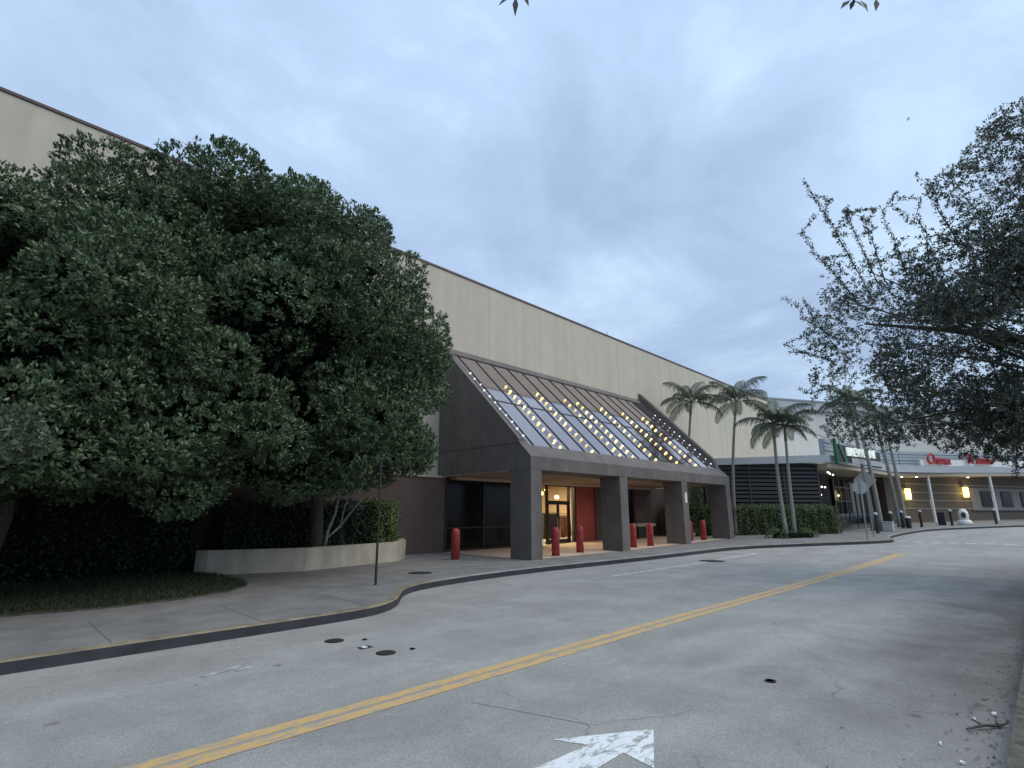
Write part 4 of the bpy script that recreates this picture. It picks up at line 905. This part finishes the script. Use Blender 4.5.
# ------------------------------------------------------------------ right oak
def twig(b, pts, r0, store, every=.09, start=.15):
    pts = [Vector(p) for p in pts]; b.tube(pts, [r0 * (1 - .85 * i / (len(pts) - 1)) for i in range(len(pts))], 5)
    tot = sum((pts[i + 1] - pts[i]).length for i in range(len(pts) - 1)); s = tot * start
    while s < tot:
        a = s
        for i in range(len(pts) - 1):
            l = (pts[i + 1] - pts[i]).length
            if a <= l: store.append(pts[i].lerp(pts[i + 1], a / l)); break
            a -= l
        s += every * rng.uniform(.5, 1.5)
oak = thing('oak_tree', 'large small leaved oak overhanging the road from the right', 'tree', (20.6, -3.4, gz(20.6) + .14))
lob = [((20.4, 3.0, 7.3), (2.0, 1.75, 2.3), .6), ((20.2, 1.4, 6.2), (2.2, 1.5, 2.2)), ((20.0, -1.0, 10.6), (2.2, 1.7, 2.6)), ((19.4, -.8, 6.2), (2.6, 1.9, 2.7)), ((20.6, -3.2, 8.3), (3.4, 2.6, 3.6)), ((20.2, .6, 8.6), (1.6, 1.3, 1.3)), ((21, -1.8, 9.6), (2.2, 1.9, 2.6)), ((20.8, .2, 5.4), (1.8, 1.2, 1.5)), ((20.2, 1.0, 4.3), (1.3, .8, .8)), ((20.1, 2.7, 9.0), (1.2, 1.4, .9), .4), ((20.3, 4.0, 7.6), (1.0, .9, 1.2), .4), ((19.8, .3, 3.7), (1.0, .5, .7)), ((20.3, 3.3, 5.0), (1.5, 1.3, 1.0), .6)]
P, A, subs = lobed_points(lob, 600, (.35, .75), 120)
leaves('crown', *tuft_leaves(P, A, 8, .09, .45, .1, 1.2), M['leaf_oak'], oak)
b = MB(); limbs(b, (20.6, -3.4, .2), (20.4, -2.6, 5.0), subs, .22, 34, 6)
b.tube([(20.4, -2.6, 4.6), (20.3, -.5, 6.4), (20.3, 1.2, 7.2), (20.4, 3.4, 8.0)], [.16, .12, .09, .03], 8)
tw = []
for pts in ([(20.3, 3.0, 8.6), (20.1, 3.5, 10.6), (20.0, 3.9, 12.0), (20, 4.5, 13.9)], [(20.2, 3.4, 8.6), (20.1, 4.0, 10.0), (20, 4.5, 10.9), (20, 4.65, 11.6)], [(20.2, 2.8, 9.2), (20, 3.1, 10.8), (20, 3.4, 12.2)], [(20.2, 2.6, 9.2), (20, 2.7, 10.5), (20, 2.9, 11.7)],
            [(20.2, 2.0, 9.2), (20, 2.1, 10.3), (20, 2.3, 11.2)], [(20.1, 1.4, 9.4), (20, 1.3, 10.4), (20, 1.5, 11.2)], [(20.2, .6, 9.8), (20, .9, 11.0), (20, 1.1, 11.8)], [(20.2, 4.2, 7.6), (20, 4.8, 8.2), (20, 5.2, 8.7)], [(20.2, 4.4, 6.8), (20, 5.2, 7.3), (20, 5.7, 7.4)], [(20.2, 4.3, 5.0), (20, 5.0, 5.1), (20, 5.6, 5.2)], [(20.2, 4.4, 6.0), (20, 5.2, 5.8), (20, 5.6, 6.0)], [(20, .2, 4.2), (20, .4, 3.2), (20, .5, 2.7)], [(19, 0.1, 4.4), (19, .4, 3.4), (19, .5, 2.9)]):
    twig(b, pts, .02, tw, .035)
    for k in range(3):
        i = random.randrange(len(pts) - 1); s = Vector(pts[i]).lerp(Vector(pts[i + 1]), random.random()); twig(b, [s, s + Vector((rng.normal() * .3, rng.normal() * .35, .35)), s + Vector((rng.normal() * .45, rng.normal() * .5, .75))], .010, tw, .04)
b.build('trunk', M['oak_bark'], oak, True)
tw = np.array([tuple(v) for v in tw]); leaves('twig_leaves', *tuft_leaves(tw, rdir(len(tw)), 3, .105, .45, .2, 1.0), M['leaf_oak'], oak)

# tree beside the camera whose limb hangs just over the top of the view
nt_ = thing('oak_tree', 'oak behind the viewer whose leaf tips hang in at the top edge', 'tree', (-1.5, -3.2, .14))
b = MB(); b.tube([(-1.5, -3.2, 0), (-1.4, -3.1, 2.5), (-1.0, -2.6, 4.4)], [.24, .18, .14], 12)
b.tube([(-1.0, -2.6, 4.4), (.4, -1.0, 5.3), (1.9, .6, 5.75), (2.4, 1.0, 5.6)], [.12, .08, .04, .02], 8)
b.tube([(1.9, .6, 5.75), (1.9, 1.4, 5.4), (1.83, 1.78, 4.93)], [.02, .012, .004], 6); b.tube([(2.4, 1.0, 5.6), (3.0, .6, 5.2), (3.28, .31, 4.87)], [.018, .012, .005], 6)
b.tube([(3.0, .6, 5.2), (3.35, .25, 4.9)], [.01, .004], 6); b.tube([(3.275, .327, 4.875), (3.275, .327, 4.80)], [.005, .006], 6)
b.build('trunk', M['oak_bark'], nt_, True)
HZ_ = -.08
hl = [((1.83, 1.785, 4.93), (-.02, .02, -1), .155, .036), ((1.81, 1.82, 4.93), (-.45, .5, -.55), .09, .03), ((1.85, 1.75, 4.94), (.3, -.2, -.8), .10, .034), ((3.27, .33, 4.90), (.5, -.4, -.5), .09, .035), ((3.26, .34, 4.90), (-.3, .4, -.45), .09, .035), ((3.30, .30, 4.90), (.2, -.2, -.8), .10, .03), ((3.37, .23, 4.91), (-.1, .1, -.8), .10, .035), ((3.27, .33, 4.9), (.1, .3, -.7), .06, .03)]
rest = np.array([(1.9 + rng.normal() * .5, .3 + rng.normal() * .45, 6.3 + abs(rng.normal()) * .25) for _ in range(260)])
leaves('hanging_leaves', np.array([h[0] for h in hl]) + np.array([0, 0, HZ_]), np.array([h[1] for h in hl], float), np.tile((-.6, -.6, .5), (len(hl), 1)), np.array([h[2] for h in hl]), np.array([h[3] for h in hl]), M['leaf_oak'], nt_)
leaves('crown', rest, rdir(260), rdir(260), .11, .045, M['leaf_oak'], nt_)
P, A, s_ = lobed_points([((-2.6, -4.6, 6.4), (4.2, 2.9, 2.8)), ((-8, -5.5, 6.2), (4, 3, 3))], 150, (.7, 1.2), 90); leaves('crown', *tuft_leaves(P, A, 6, .11), M['leaf_oak'], nt_)  # unseen crown masses added behind the camera to block low sky light

# ------------------------------------------------------------------ litter, fallen leaves, bird
for i, (x, y, s, lab) in enumerate(((6.88, .66, .045, 'white scrap of litter by the right kerb, beside the broken twig'), (6.62, .78, .022, 'tiny white scrap of litter between the twig and the larger scrap'), (5.46, .76, .03, 'white scrap of litter nearest the bottom right corner'), (5.75, .92, .018, 'tiny white scrap of litter nearer the camera than the broken twig'))):
    a = rng.uniform(0, 3); b = MB(); n = 7
    pts = [(x + s * rng.uniform(.6, 1.1) * math.cos(a + 2 * math.pi * k / n), y + s * .55 * rng.uniform(.6, 1.1) * math.sin(a + 2 * math.pi * k / n), .008 + .02 * rng.random()) for k in range(n)]
    b.add(pts + [(p[0], p[1], .004) for p in pts], [tuple(range(n)), tuple(range(2 * n - 1, n - 1, -1))] + [(k, n + k, n + (k + 1) % n, (k + 1) % n) for k in range(n)]); tag(b.build('litter', M['white']), lab, 'litter', 'white litter by the right kerb')
b = MB(); b.tube([(6.25, .80, .02), (6.4, .70, .035), (6.52, .62, .02), (6.62, .56, .03)], [.008, .014, .012, .006], 6); b.tube([(6.4, .70, .03), (6.45, .78, .05)], [.01, .005], 5); b.tube([(6.52, .62, .03), (6.66, .64, .04)], [.014, .006], 5)
tag(b.build('broken_twig', M['bark']), 'dark broken twig lying in the gutter by the right kerb', 'twig')
n = 420; x = np.concatenate([rng.uniform(4.5, 14, 260), rng.uniform(1, 14, 160)]); y = np.concatenate([.55 + rng.exponential(.15, 260), rng.uniform(.8, 8.6, 160)])
kk = rng.random(n) < np.concatenate([np.ones(260), np.full(160, .15)]); x, y = x[kk], y[kk]; n = len(x)
f = leaves('fallen_leaves', np.stack([x, y, np.full(n, .008)], 1), np.stack([rng.normal(size=n), rng.normal(size=n), np.full(n, .05)], 1), np.tile((0, 0, 1.), (n, 1)) + rdir(n) * .2, rng.uniform(.02, .05, n), .018, M['soil']); kind(f, 'stuff'); f['label'] = 'small brown leaves fallen along the right gutter and road'
bp = Vector((68.1, 4.0, 45.3)); b = MB(); b.lathe((0, 0, 0), [(.02, -.35), (.1, -.15), (.13, .05), (.08, .2), (.06, .26), (.02, .34)], 10)
b.v = [(z_, y_, x_) for x_, y_, z_ in b.v]
for s in (-1, 1): b.add([(.12, s * .1, .02), (-.12, s * .1, .02), (-.12, s * .35, .2), (.08, s * .35, .2), (-.2, s * .7, .1), (-.05, s * .7, .1)], [(0, 1, 2, 3), (3, 2, 4, 5)])
b.add([(-.3, -.05, 0), (-.3, .05, 0), (-.55, .12, 0), (-.55, -.12, 0)], [(0, 1, 2, 3)])
bd = b.build('bird', M['black'], None, True); bd.location = bp; bd.scale = (.4, .4, .4); bd.rotation_euler = (.3, .1, 2.2); tag(bd, 'small dark bird flying high above the right oak', 'bird')
